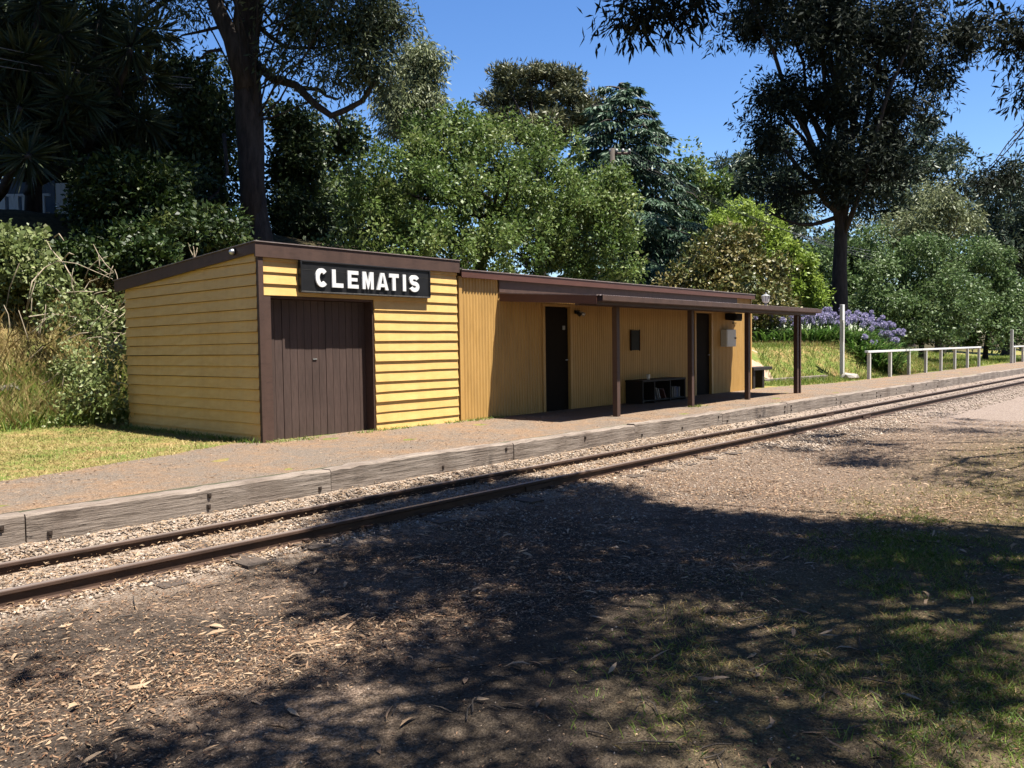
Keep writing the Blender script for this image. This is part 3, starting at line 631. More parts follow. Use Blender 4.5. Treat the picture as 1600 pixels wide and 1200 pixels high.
f2 = thing('white_fence', (46, -.8, 0), 'second white rail fence at the right edge of the photo', 'fence')
bx('rail', M_white, f2, 45.5, 56, -.86, -.74, .86, .93, bevel=.006)
for k in range(5): x = 46.0+k*2.24; bx('post', M_greyw, f2, x-.06, x+.06, -.85, -.75, -.1, .859, bevel=.005)
bx('tall_post', M_greyw, f2, 45.22, 45.36, -.86, -.72, -.1, 1.82, bevel=.006)
def rock(name, c, r, label, m):
    u = unit(rng.normal(size=(60, 3))); import bmesh
    bm = bmesh.new(); bmesh.ops.create_icosphere(bm, subdivisions=2, radius=1)
    for v in bm.verts:
        k = 1+.22*math.sin(v.co.x*3+c[0])+.16*math.sin(v.co.y*5+c[1])+.1*rng.normal(); v.co = Vector((v.co.x*r[0]*k, v.co.y*r[1]*k, v.co.z*r[2]*k))
    me = bpy.data.meshes.new(name); bm.to_mesh(me); bm.free(); tag(link(name, me, m, None, c), label, 'rock')
rock('rock', (22.4, -.15, .08), (.34, .28, .16), 'pale boulder at the foot of the white post', M_conc)
M_rockd = mat('dark_grey_stone', [(.10, .085, .07), (.17, .15, .125)], scale=9, rough=.9, bump=.4)
pt = at(10, 615, 14.6); rock('rock', (pt[0], pt[1], float(terr(pt[0], pt[1]))+.03), (.2, .2, .13), 'grey boulder half buried in the dry bank at left', M_rockd)
pb = at(1358, 492, 44); pb[2] = float(terr(pb[0], pb[1])) if False else at(1358, 492, 44)[2]
tbz = float(terr(pb[0], pb[1])); tb = thing('picnic_table', (pb[0], pb[1], tbz), 'grey timber picnic table on the bank behind the flowers', 'table')
zt = max(pb[2], tbz+.7)
bx('top', M_conc, tb, pb[0]-.95, pb[0]+.95, pb[1]-.4, pb[1]+.4, zt, zt+.06)
for s_ in (-1, 1): bx('seat', M_conc, tb, pb[0]-.95, pb[0]+.95, pb[1]+s_*.75-.13, pb[1]+s_*.75+.13, zt-.32, zt-.27)
for s_ in (-1, 1):
    MB().tube([(pb[0]+s_*.7, pb[1]-.75, tbz), (pb[0]+s_*.7, pb[1]-.2, zt)], .05, 6).build('leg', M_darkwood, tb); MB().tube([(pb[0]+s_*.7, pb[1]+.75, tbz), (pb[0]+s_*.7, pb[1]+.2, zt)], .05, 6).build('leg', M_darkwood, tb)

# ------------------------------------------------------------------ things on top of the left bank
pf = thing('picket_fence', tuple(at(38, 340, 22)), 'low white paling fence in deep shade on the left bank top', 'fence')
def bank_box(name, m, parent, xa, xb, ya, yb, D, th=.05, dd=0.):
    p0, p1 = at(xa, yb, D), at(xb, yb, D+dd); z1 = at((xa+xb)/2, ya, D)[2]; z0 = min(p0[2], p1[2])
    d = (p1-p0)[:2]; d /= np.linalg.norm(d); nn = np.array([-d[1], d[0]])*th
    vs_ = [(q[0]+s_*nn[0], q[1]+s_*nn[1], z_) for z_ in (z0, z1) for q, s_ in ((p0, 0), (p1, 0), (p1, 1), (p0, 1))]
    m_ = MB(); m_.add(vs_, [(0, 3, 2, 1), (4, 5, 6, 7), (0, 1, 5, 4), (1, 2, 6, 5), (2, 3, 7, 6), (3, 0, 4, 7)])
    return m_.build(name, m, parent, origin=tuple(np.mean(np.array(vs_), 0)))
M_blue = mat('dark_blue_panel_paint', [(.02, .035, .055), (.03, .05, .075)], scale=6, rough=.6)
for k in range(5): xa = -36+k*20.5+10; bank_box('paling', M_greyw, pf, xa, xa+14.5, 306, 345, 22)
bank_box('rail', M_greyw, pf, -30, 77, 303, 306, 22, .07); bank_box('rail', M_greyw, pf, -30, 77, 332, 336, 22.06, .04)
gp_ = thing('gate_pillar', tuple(at(98, 340, 22)), 'white square pillar beside the paling fence in shade', 'pillar')
bank_box('shaft', M_greyw, gp_, 89, 107, 289, 350, 22, .3); bank_box('cap', M_greyw, gp_, 87, 109, 286, 289, 21.96, .38)
bp_ = thing('timber_screen', tuple(at(45, 330, 23.2)), 'dark blue boarded screen behind the paling fence', 'screen')
for k in range(6): xa = 3+k*14; bank_box('panel', M_blue, bp_, xa, xa+13.6, 279, 345, 23.2, .05)
rg = thing('hanging_ring', tuple(at(30, 230, 20.5)), 'pale ring hanging on a rope in the dark left trees', 'ring')
c_ = at(30, 250, 20.5); rr = 8/FPX*20.5; e1 = RX; e2 = np.array([0, 0, 1.])
MB().tube([c_+rr*(math.cos(t)*e1+math.sin(t)*e2) for t in np.linspace(0, 2*PI, 25)], .028, 8, cap=False).build('ring', M_conc, rg, smooth=True)
MB().tube([c_+np.array([0, 0, rr]), at(28, 228, 20.5), at(27, 60, 20.5)], .012, 6).build('rope', M_cane, rg)

# ------------------------------------------------------------------ trees
def limb(mb, a, b, ra, rb, sag=0., wig=.06, n=7, sides=7):
    a = np.asarray(a, float); b = np.asarray(b, float); L_ = np.linalg.norm(b-a); off = rng.normal(size=3)*wig*L_
    pts = []; 
    for t in np.linspace(0, 1, n): pts.append(a+(b-a)*t+off*math.sin(PI*t)+np.array([0, 0, -sag*L_*math.sin(PI*t)])+rng.normal(size=3)*.012*L_*(0 < t < 1))
    mb.tube(pts, list(np.linspace(ra, rb, n)), sides); return pts
def px_blob(cx, cy, rx, ry, D, dz=1.):
    return at(cx, cy, D), (rx/FPX*D, dz*rx/FPX*D, ry/FPX*D)
def rot_radii(C, c, rad):            # blobs are round in plan: first radius across the view, second along it
    return C
def tree(name, label, cat, base, blobs, m_leaf, L=.16, W=.08, size=.5, n=60, per=90, trunk_r=.2, m_bark=None, group=None, shell=.5, radial=.7, jit=.9, droop=.2, flat=1., limbs=10, top=None, lr=.32, crown='crown', tname='trunk', extra=None):
    base = np.asarray(base, float); t = thing(name, tuple(base), label, cat, group)
    Cs = []; Rs = []; tot = sum(b_[1][0]*b_[1][2] for b_ in blobs)
    for c, rad, *dn in blobs:
        k = max(3, int(n*rad[0]*rad[2]/tot*(dn[0] if dn else 1))); a, r_ = blob_clumps(np.asarray(c, float), rad, k, size, shell); Cs.append(a); Rs.append(r_)
    C = np.concatenate(Cs); R = np.concatenate(Rs)
    pos, d, l, w_, tone = clump_leaves(C, R, per, L, W, radial, jit, droop, flat)
    leaves(crown, m_leaf, t, pos, d, l, w_, tone)
    mb = MB(); tp = np.asarray(top if top is not None else np.mean(C, 0), float)
    ext = max(0, np.linalg.norm(tp-base)); k = 9; pts = []
    for q in np.linspace(0, 1, k): pts.append(base+(tp-base)*q+rng.normal(size=3)*np.array([1, 1, 0])*trunk_r*.1*(q > 0))
    rad = [trunk_r*(1.35 if i == 0 else 1.)*(1-.6*i/(k-1)) for i in range(k)]
    mb.tube([base-np.array([0, 0, .4])]+pts, [trunk_r*1.5]+rad, 12)
    for i in rng.choice(len(C), min(limbs, len(C)), replace=False):
        s_ = pts[int(rng.integers(k//2, k))]; limb(mb, s_, C[i], trunk_r*lr, trunk_r*lr*.2)
    if extra: extra(mb)
    mb.build(tname, m_bark or M_bark, t, smooth=True)
    return t
def gbase(px, D, dy=0):
    q = at(px, 500, D); return np.array([q[0], q[1]+dy, float(terr(q[0], q[1]+dy))])

LM_dark = leafmat(k=1.45, name='dark_evergreen_leaf', cols=[(.010, .018, .007), (.022, .038, .012), (.040, .062, .018), (.07, .09, .03)], tr=.15)
LM_strap = leafmat(k=1.2, name='dark_strap_leaf', cols=[(.012, .020, .008), (.028, .042, .015), (.045, .055, .022), (.075, .08, .036)], tr=.12, rough=.6)
LM_shrub = leafmat(k=1.35, name='deep_green_shrub_leaf', cols=[(.007, .016, .004), (.016, .033, .006), (.03, .052, .010), (.07, .085, .02)], tr=.15)
LM_gum = leafmat(k=1.15, name='grey_green_gum_leaf', cols=[(.030, .042, .020), (.055, .075, .035), (.09, .11, .05), (.15, .16, .08)], tr=.25)
LM_palegum = leafmat(k=1.3, name='pale_gum_leaf', cols=[(.075, .095, .042), (.12, .145, .065), (.17, .19, .09), (.24, .24, .12)], tr=.25)
LM_plum = leafmat(k=1.12, name='mid_green_tree_leaf', cols=[(.036, .072, .015), (.072, .125, .024), (.115, .175, .038), (.17, .22, .06), (.23, .26, .09)], tr=.3, rough=.5, spec=.3)
LM_flat = leafmat(k=1.15, name='olive_pine_needle', cols=[(.055, .065, .030), (.09, .10, .046), (.13, .13, .06), (.15, .135, .07)], tr=.1)
LM_cedar = leafmat(k=1.1, name='blue_green_cedar_needle', cols=[(.024, .055, .032), (.048, .095, .054), (.075, .13, .072), (.10, .16, .09)], tr=.1)
LM_lime = leafmat(k=1.0, name='lime_green_leaf', cols=[(.12, .20, .020), (.22, .32, .04), (.32, .42, .07), (.42, .50, .12)], tr=.3)
LM_mag = leafmat(k=1.3, name='glossy_magnolia_leaf', cols=[(.035, .055, .014), (.075, .095, .022), (.15, .13, .04), (.22, .17, .06)], rough=.42, spec=.35, tr=.1)
LM_pine = leafmat(k=1.5, name='dark_pine_needle', cols=[(.020, .032, .018), (.034, .052, .030), (.055, .078, .045), (.085, .10, .06)], tr=.1)
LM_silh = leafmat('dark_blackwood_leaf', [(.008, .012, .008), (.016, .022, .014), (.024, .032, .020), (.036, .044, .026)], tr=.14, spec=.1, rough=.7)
LM_hedge = leafmat(k=1.4, name='grey_green_bush_leaf', cols=[(.032, .062, .018), (.060, .105, .030), (.10, .15, .050), (.15, .19, .085)], tr=.25)
LM_bram = leafmat(k=1.25, name='bramble_leaf', cols=[(.07, .10, .03), (.13, .17, .05), (.20, .23, .085), (.34, .34, .18)], tr=.3, rough=.5, spec=.3)

# the big gum behind the goods shed
B_ = px_blob
gum_b = np.array(at(405, 372, 23.)); gum_b[2] = float(terr(gum_b[0], gum_b[1]))
def gum_limbs(mb):
    D = 23.
    def run(pxs, r0, r1):
        P = [at(x, y, D+(dd if True else 0)) for x, y, dd in pxs]; mb.tube(P, list(np.linspace(r0, r1, len(P))), 9)
    run([(400, 372, 0), (392, 250, 0), (384, 150, 0), (378, 60, 0), (384, 0, 0), (392, -120, 0), (400, -300, 0)], .36, .24)
    run([(384, 140, -.1), (362, 60, -.2), (340, 15, -.3), (315, -60, -.3), (280, -200, 0)], .28, .14)
    run([(398, 98, 0), (425, 122, -.2), (462, 133, -.4), (492, 163, -.5), (518, 181, -.5), (540, 172, -.6), (566, 158, -.7), (590, 120, -.8), (600, 105, -.8)], .13, .05)
    run([(470, 137, -.4), (498, 140, -.5), (510, 150, -.6), (528, 155, -.6), (532, 152, -.6)], .06, .02)
    run([(520, 181, -.5), (532, 196, -.5), (528, 212, -.5)], .05, .02)
    run([(400, 55, 0), (406, 20, 0), (405, -40, 0)], .12, .07)
    run([(402, 40, 0), (425, 60, -.2), (450, 75, -.3), (500, 75, -.4), (560, 60, -.6)], .07, .02)
    run([(405, 5, 0), (425, 35, .1), (440, 42, .2)], .04, .02)
    run([(352, 40, -.2), (310, 50, 0), (285, 55, 0), (275, 62, 0)], .05, .015); run([(345, 78, -.2), (325, 80, -.2), (310, 95, -.2)], .05, .02)
    run([(345, -40, 0), (260, 0, .5), (222, 30, .5), (205, 45, .5)], .10, .03); run([(260, -60, 0), (240, 0, .4), (195, 25, .3)], .08, .03)
    run([(350, 210, -.2), (355, 270, -.6), (340, 300, -.9), (318, 318, -1.)], .06, .02)
gum_bl = [(*B_(470, 30, 62, 40, 22.6), 2.2), (*B_(545, 40, 55, 40, 22.4), 2.6), (*B_(600, 30, 38, 50, 22.2, 1.2), 3.), (*B_(560, 105, 50, 32, 22.2), 2.2), B_(450, 95, 40, 26, 22.6), B_(600, 110, 35, 42, 22.1), B_(505, 120, 40, 25, 22.4),
          B_(285, 5, 45, 25, 22.8), B_(225, -15, 40, 30, 23), B_(420, -90, 220, 90, 23., .8), B_(250, -160, 170, 100, 23.), B_(560, -130, 130, 90, 22.), B_(400, -260, 230, 110, 23.)]
tree('gum_tree', 'tall dark trunked gum behind the goods shed with a curved right limb', 'tree', gum_b, gum_bl, LM_gum, L=.17, W=.045, size=.55, n=430, per=125, trunk_r=.30, shell=.2, droop=.5, limbs=34, lr=.10, top=at(392, 0, 23.), extra=gum_limbs)
tree('gum_tree', 'tall spreading gum left of the photo whose high canopy shades the left bank', 'tree', (-3.2, 12.2, float(terr(-3.2, 12.2))), [((2.2, 7.2, 14.5), (5.5, 2.8, 2.2)), ((7.8, 7.8, 15.5), (4.5, 2.8, 2.2)), ((-2.8, 7.6, 14.), (4., 2.8, 1.8)), ((2.5, 11., 14.8), (5., 2.2, 1.8)), ((-3., 11.5, 14.6), (4., 2.4, 1.8))], LM_gum, L=.34, W=.10, size=.8, n=420, per=90, trunk_r=.4, shell=.1, limbs=16, lr=.2, top=(-1., 10., 14.5))
# pale gum further back
tree('gum_tree', 'pale olive gum crown rising behind the curved limb', 'tree', gbase(668, 36), [B_(655, 100, 46, 42, 36), B_(630, 140, 40, 35, 36), B_(675, 145, 25, 30, 36), B_(640, 180, 60, 40, 36)], LM_palegum, L=.22, W=.06, size=.55, n=110, per=150, trunk_r=.25, droop=.9, shell=.4, m_bark=M_barkg)

# dark trees on the left bank
def strappy(name, label, base, heads, L, per, R):
    base = np.asarray(base, float); t = thing(name, tuple(base), label, 'tree', 'cabbage trees on the left bank'); mb = MB(); P = []; Dr = []; T = []
    for h in heads:
        h = np.asarray(h, float); limb(mb, base+np.array([0, 0, (h[2]-base[2])*.3])+rng.normal(size=3)*.1, h, .12, .07, wig=.08)
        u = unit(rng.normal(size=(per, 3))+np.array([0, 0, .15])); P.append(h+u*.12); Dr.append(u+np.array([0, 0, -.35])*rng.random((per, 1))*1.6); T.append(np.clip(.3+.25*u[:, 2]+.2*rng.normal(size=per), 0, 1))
    mb.tube([base-np.array([0, 0, .3]), base+np.array([.05, 0, 1.]), base+np.array([0, .05, 2.2])], [.22, .18, .14], 9)
    mb.build('trunk', M_bark, t, smooth=True)
    pos = np.concatenate(P); d = np.concatenate(Dr); leaves('crown', LM_strap, t, pos, d, L*(.7+.5*rng.random(len(pos))), .055, np.concatenate(T))
lab = ['leftmost dark cabbage tree with strappy leaves at the left edge', 'dark strappy cabbage tree against sky left of the gum', 'middle dark cabbage tree above the paling fence']
for k, (pxs, D) in enumerate((([(10, 30), (45, 90), (-20, 120), (30, 170), (60, 10), (15, 215), (-10, 60)], 19.), ([(165, 5), (205, 75), (150, 55), (185, 135), (230, 120), (215, 185), (175, 190), (215, 45)], 21.), ([(95, 55), (120, 110), (70, 140), (100, 190), (135, 165), (85, 10), (60, 235)], 20.))):
    b0 = gbase([20, 190, 95][k], D, 1.5); strappy('cabbage_tree', lab[k], b0, [at(x, y, D+rng.normal()*.6) for x, y in pxs+[(x_+rng.normal()*22, y_+rng.normal()*30) for x_, y_ in pxs]], .72, 150, .5)
tree('evergreen_tree', 'broad dark evergreen filling the left edge behind the cabbage trees', 'tree', gbase(60, 26), [B_(40, 120, 120, 150, 27, .5), B_(150, 190, 90, 90, 26, .6), B_(90, 250, 130, 70, 26, .6), B_(10, 20, 110, 100, 28, .5), B_(150, 60, 70, 80, 28, .5)], LM_dark, L=.22, W=.09, size=.8, n=210, per=150, trunk_r=.3, shell=.15)
tree('evergreen_tree', 'dark rounded evergreen between cabbage trees and the gum trunk', 'tree', gbase(290, 26), [B_(285, 130, 55, 60, 26, .8), B_(330, 200, 60, 100, 26, .8), B_(270, 230, 70, 60, 26), B_(300, 320, 90, 70, 25)], LM_dark, L=.18, W=.08, size=.6, n=160, per=150, trunk_r=.2, shell=.2)
tree('evergreen_tree', 'dark evergreen just right of the gum trunk', 'tree', gbase(465, 27), [B_(450, 190, 40, 40, 27), B_(465, 260, 52, 70, 27), B_(460, 340, 60, 60, 26.5), B_(545, 215, 35, 35, 28)], LM_dark, L=.16, W=.08, size=.5, n=130, per=150, trunk_r=.16, shell=.2)
tree('rounded_shrub', 'large deep green rounded shrub on the bank left of the gum', 'shrub', gbase(195, 19.5), [B_(205, 300, 80, 56, 19.5, .7), B_(165, 325, 45, 40, 19.4), B_(250, 320, 48, 50, 19.4)], LM_shrub, L=.13, W=.06, size=.42, n=130, per=160, trunk_r=.1, shell=.5, crown='foliage', tname='stem')
tree('rounded_shrub', 'dark low shrubs mass just behind the goods shed roof', 'shrub', gbase(270, 18), [B_(250, 385, 85, 28, 18.6, .6), B_(170, 372, 45, 24, 18.6), B_(330, 365, 70, 40, 19)], LM_shrub, L=.12, W=.06, size=.35, n=110, per=130, trunk_r=.08, shell=.4, crown='foliage', tname='stem')

# the big sunlit tree behind the station
pl = [B_(740, 330, 225, 95, 26, .6), B_(640, 300, 120, 85, 25, .8), B_(840, 300, 130, 85, 26, .8), B_(720, 250, 110, 60, 26), B_(900, 360, 80, 75, 25.5), B_(590, 390, 85, 60, 24.5), B_(760, 400, 200, 55, 24, .6), B_(690, 215, 60, 40, 26.5), B_(800, 230, 90, 45, 26.5), B_(930, 300, 50, 50, 26), B_(945, 345, 45, 60, 25.6), B_(940, 410, 50, 50, 25.4), B_(960, 290, 25, 30, 26)]
def spikes(mb):
    for x0, y0, x1, y1 in ((715, 260, 722, 165), (770, 250, 760, 190), (640, 260, 648, 190), (850, 260, 870, 195), (690, 260, 690, 185), (960, 330, 985, 285)): mb.tube([at(x0, y0, 26), at((x0+x1)/2+4, (y0+y1)/2, 26), at(x1, y1, 26)], [.05, .03, .012], 6)
pl += [B_(722, 180, 9, 22, 26), B_(760, 200, 12, 18, 26), B_(648, 205, 12, 22, 26), B_(868, 208, 14, 20, 26), B_(690, 195, 10, 18, 26), B_(980, 295, 18, 16, 26)]
tree('plum_tree', 'big bushy mid green tree in sun directly behind the station roof', 'tree', gbase(740, 27), pl, LM_plum, L=.125, W=.062, size=.40, n=540, per=140, trunk_r=.25, shell=.55, limbs=30, extra=spikes)
# far trees, left to right
def flat_top(mb):
    for x, y in ((790, 150), (820, 125), (870, 120), (900, 150), (845, 140), (780, 175), (915, 180)): limb(mb, at(845, 250, 62), at(x, y, 62), .28, .08)
tree('pine_tree', 'far flat topped olive pine on the skyline above the station', 'tree', gbase(845, 62), [B_(800, 125, 38, 16, 62), B_(850, 113, 48, 14, 62), B_(895, 128, 36, 15, 62), B_(785, 158, 34, 16, 62), B_(830, 150, 30, 14, 62), B_(880, 155, 36, 15, 62), B_(918, 165, 26, 18, 62), B_(780, 190, 40, 18, 62), B_(900, 190, 40, 20, 62), B_(840, 205, 60, 22, 62)], LM_flat, L=.42, W=.10, size=.75, n=200, per=120, trunk_r=.55, shell=.3, flat=.6, droop=-.2, top=at(845, 190, 62), extra=flat_top)
# blue cedar: tiers of drooping boughs round a leader
cb = gbase(985, 46); ct = at(968, 138, 46); cedar = thing('cedar_tree', tuple(cb), 'tall blue green cedar with drooping tiered boughs behind the station', 'tree')
mb = MB(); mb.tube([cb-np.array([0, 0, .5]), cb+(ct-cb)*.5, ct], [.6, .35, .04], 10); P = []; Dv = []; T = []
hh_ = ct[2]-cb[2]
for k in range(120):
    q = (k/119)**.85; z = cb[2]+.5+hh_*.98*(1-q) ; reach = (.5+6.3*q**.62)*(.75+.4*rng.random()); a = k*2.4+rng.normal()*.3
    ax_ = cb+(ct-cb)*((z-cb[2])/hh_); tip = ax_+np.array([math.cos(a)*reach, math.sin(a)*reach, -reach*.18+.25])
    limb(mb, ax_, tip, .07, .015, sag=-.08, n=5, sides=5)
    m_ = int(180+520*q); tt = rng.random(m_)**.6; side = rng.normal(size=m_)*.28*reach*(1.05-tt)
    c = ax_[None]+(tip-ax_)[None]*tt[:, None]; per_ = np.array([-math.sin(a), math.cos(a), 0]); c = c+per_*side[:, None]+np.array([0, 0, 1])*(.10*reach*np.sin(PI*tt)-.22*np.abs(side)-.15*rng.random(m_))[:, None]
    P.append(c); Dv.append(np.tile((tip-ax_)/reach, (m_, 1))*.6+per_*(np.sign(side)*.6)[:, None]+np.array([0, 0, -.75])+rng.normal(size=(m_, 3))*.35); T.append(np.clip(.45+.35*(tt-.5)+.15*rng.normal(size=m_), 0, 1))
mb.build('trunk', M_barkg, cedar, smooth=True); pos = np.concatenate(P)
leaves('crown', LM_cedar, cedar, pos, np.concatenate(Dv), .45*(.6+.7*rng.random(len(pos))), .10, np.concatenate(T))
tree('broadleaf_tree', 'green broadleaf tree peeking from behind the right side of the cedar', 'tree', gbase(1085, 60), [B_(1078, 282, 42, 40, 60), B_(1070, 370, 50, 70, 60), B_(1105, 300, 30, 40, 60)], LM_plum, L=.3, W=.16, size=.9, n=60, per=120, trunk_r=.3)
tree('pine_tree', 'dark spreading pine far behind between cedar and blackwood', 'tree', gbase(1165, 75), [B_(1150, 262, 40, 18, 75), B_(1185, 250, 35, 20, 75), B_(1135, 295, 36, 18, 75), B_(1190, 290, 45, 20, 75), B_(1240, 275, 45, 30, 75), B_(1230, 320, 50, 25, 75), B_(1160, 335, 60, 30, 75), B_(1215, 225, 30, 25, 75)], LM_pine, L=.5, W=.12, size=1.0, n=150, per=110, trunk_r=.4, shell=.3, flat=.7)
tree('lime_tree', 'bright lime green tree above the brownish magnolia', 'tree', gbase(1165, 52), [B_(1130, 338, 20, 16, 52), B_(1158, 330, 20, 18, 52.5), B_(1185, 348, 22, 15, 51.5), B_(1212, 362, 20, 14, 52), B_(1115, 368, 18, 16, 52), B_(1150, 365, 26, 14, 51.5), B_(1230, 385, 16, 14, 52), B_(1195, 385, 30, 16, 51.5), B_(1165, 405, 60, 25, 52)], LM_lime, L=.24, W=.10, size=.6, n=120, per=105, trunk_r=.2, shell=.6)
tree('lime_shrub', 'upright lime green shrub between magnolia and dark trunk', 'shrub', gbase(1250, 35.5), [B_(1240, 398, 13, 18, 36), B_(1256, 412, 14, 16, 35.5), B_(1232, 428, 15, 14, 35.7), B_(1262, 442, 15, 18, 35.4), B_(1240, 458, 18, 16, 35.3), B_(1275, 466, 14, 16, 35.3), B_(1225, 470, 14, 14, 35.3)], LM_lime, L=.17, W=.075, size=.34, n=95, per=80, trunk_r=.1, shell=.6, crown='foliage', tname='stem')
tree('magnolia_tree', 'broad glossy magnolia with brownish leaves beyond the station end', 'tree', gbase(1135, 34, 3), [B_(1130, 415, 70, 52, 35, .8), B_(1085, 440, 45, 40, 34.5), B_(1185, 435, 45, 45, 34.5), B_(1140, 385, 45, 30, 35), B_(1150, 480, 85, 45, 34)], LM_mag, L=.18, W=.085, size=.48, n=220, per=140, trunk_r=.18, shell=.65)
tree('pine_tree', 'dark pine behind the blackwood with spreading boughs at right', 'tree', gbase(1420, 72), [B_(1400, 230, 60, 22, 72), B_(1440, 265, 60, 22, 72), B_(1380, 290, 60, 25, 72), B_(1470, 230, 30, 18, 72), B_(1420, 320, 70, 25, 72), B_(1360, 260, 40, 20, 72), B_(1450, 195, 30, 14, 72)], LM_pine, L=.5, W=.12, size=1.0, n=160, per=110, trunk_r=.45, shell=.3, flat=.7)
tree('gum_tree', 'yellowish olive gum far behind the grey green bushes at right', 'tree', gbase(1470, 62), [B_(1465, 320, 45, 35, 62), B_(1495, 350, 35, 35, 62), B_(1430, 350, 45, 40, 62), B_(1400, 380, 50, 40, 62)], LM_palegum, L=.32, W=.09, size=.9, n=110, per=120, trunk_r=.3, droop=.6)
tree('pine_tree', 'far green conifer at the right edge behind the hedge', 'tree', gbase(1575, 66), [B_(1565, 300, 28, 40, 66), B_(1600, 290, 34, 45, 66), B_(1560, 380, 45, 55, 66), B_(1600, 380, 40, 60, 66), B_(1590, 450, 60, 60, 66), B_(1640, 400, 50, 70, 66)], LM_pine, L=.45, W=.12, size=.9, n=120, per=130, trunk_r=.4, shell=.35)
tree('broadleaf_tree', 'rounded grey green tree in sun behind the low white fence', 'tree', gbase(1440, 44), [B_(1440, 420, 75, 62, 45, .7), B_(1385, 455, 52, 50, 44), B_(1480, 470, 60, 50, 43.5), B_(1420, 490, 70, 38, 43), B_(1400, 518, 55, 20, 43), B_(1465, 520, 55, 20, 43)], LM_hedge, L=.17, W=.08, size=.52, n=260, per=140, trunk_r=.16, shell=.6)
tree('broadleaf_tree', 'second grey green tree at right with low dense foliage', 'tree', gbase(1540, 50), [B_(1535, 420, 52, 58, 50, .8), B_(1560, 470, 45, 48, 49), B_(1515, 490, 50, 36, 48), B_(1590, 500, 40, 40, 50), B_(1540, 520, 55, 18, 48), B_(1590, 525, 40, 16, 49)], LM_hedge, L=.20, W=.10, size=.55, n=190, per=120, trunk_r=.16, shell=.6)
tree('broadleaf_tree', 'shaded green tree behind the dark trunk and picnic table', 'tree', gbase(1320, 56), [B_(1300, 420, 60, 60, 56, .7), B_(1350, 410, 50, 60, 56, .7), B_(1290, 470, 60, 40, 55), B_(1360, 470, 60, 40, 55), B_(1230, 470, 50, 50, 56)], LM_hedge, L=.26, W=.12, size=.8, n=150, per=130, trunk_r=.25, shell=.4)
# a line of wood behind everything
for k, (x, D, lb) in enumerate(((560, 48, 'dark wood tree seen through the gap right of the gum limb'), (1010, 70, 'hidden green tree low behind the cedar foot'), (1130, 85, 'far green tree between cedar and lime tree'), (1270, 85, 'far green tree just left of the blackwood trunk'), (1520, 88, 'far tree on the skyline right of the olive gum'), (1650, 80, 'far tree just past the right frame edge'))):
    y_ = [300, 360, 320, 370, 300, 300][k]
    tree('wood_tree', lb, 'tree', gbase(x, D), [B_(x-30, y_, 70, 60, D), B_(x+40, y_+20, 70, 60, D), B_(x, y_+70, 100, 60, D)], [LM_dark, LM_hedge, LM_plum, LM_pine, LM_pine, LM_pine][k], L=.42, W=.2, size=1.3, n=60, per=130, trunk_r=.3, shell=.3)
# the blackwood with the dark trunk behind the flowers
bw = gbase(1311, 40); bw_bl = [B_(1330, 60, 150, 75, 39, .8), B_(1250, 40, 110, 60, 38, .8), B_(1420, 60, 105, 70, 39, .8), B_(1300, 160, 120, 60, 39, .8), B_(1400, 170, 75, 55, 39), B_(1215, 150, 55, 65, 38.5), B_(1290, 245, 95, 50, 39), B_(1380, 245, 70, 45, 39), B_(1200, 215, 40, 35, 38.5), B_(1230, 290, 55, 28, 39), B_(1320, 300, 75, 30, 39.5), B_(1460, 120, 40, 40, 39), B_(1185, 30, 60, 45, 38.5), B_(1500, 45, 50, 50, 39), B_(1330, -60, 210, 80, 39, .8), B_(1330, -170, 170, 90, 39, .8), B_(1180, -20, 60, 40, 38)]
def bw_limbs(mb):
    for x, y in ((1220, 290), (1390, 280), (1260, 220), (1420, 200), (1200, 200), (1240, 120), (1440, 100), (1330, 60)): limb(mb, at(1311, 335-rng.random()*60, 39.8), at(x, y, 39.4), .18, .05, sag=.03)
    limb(mb, at(1306, 340, 39.9), at(1195, 325, 39.5), .12, .03, sag=.08)
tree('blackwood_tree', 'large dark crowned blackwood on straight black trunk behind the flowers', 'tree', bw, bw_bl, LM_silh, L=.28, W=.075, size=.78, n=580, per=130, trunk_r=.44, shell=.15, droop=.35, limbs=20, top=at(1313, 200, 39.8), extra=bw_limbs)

# ------------------------------------------------------------------ near trees that stand right of the camera: crowns overhead throw the foreground shade
def tri_sample(poly, n):
    poly = [np.array(q) for q in poly]; tr = [(poly[0], poly[i], poly[i+1]) for i in range(1, len(poly)-1)]
    ar = np.array([abs(np.cross(b_-a, c-a)) for a, b_, c in tr]); k = rng.choice(len(tr), n, p=ar/ar.sum()); r1 = np.sqrt(rng.random(n)); r2 = rng.random(n); o = []
    for i in range(n): a, b_, c = tr[k[i]]; o.append(a*(1-r1[i])+b_*(r1[i]*(1-r2[i]))+c*(r1[i]*r2[i]))
    return np.array(o), ar.sum()
SH = SUN[:2]/SUN[2]
def over(pxpoly, dens, h0, h1):
    g = [onZ(x, y, -.4)[:2] for x, y in pxpoly]; ar = tri_sample(g, 1)[1]; n = max(2, int(ar*dens)); p_, _ = tri_sample(g, n)
    p_ = p_[(p_[:, 1] < -3.28) | (p_[:, 0] > 3.)]; n = len(p_); h = h0+(h1-h0)*rng.random(n); return np.column_stack([p_[:, 0]+SH[0]*h, p_[:, 1]+SH[1]*h, -.4+h])
dense = over([(560, 770), (700, 752), (860, 752), (960, 760), (1030, 790), (1120, 808), (1250, 812), (1400, 820), (1590, 830), (1600, 880), (1400, 885), (1200, 885), (1000, 880), (850, 880), (640, 880), (500, 850)], 17, 7.0, 9.5)
dense2 = over([(330, 1180), (520, 1090), (760, 1100), (900, 1200), (500, 1260)], 3.2, 6, 8)
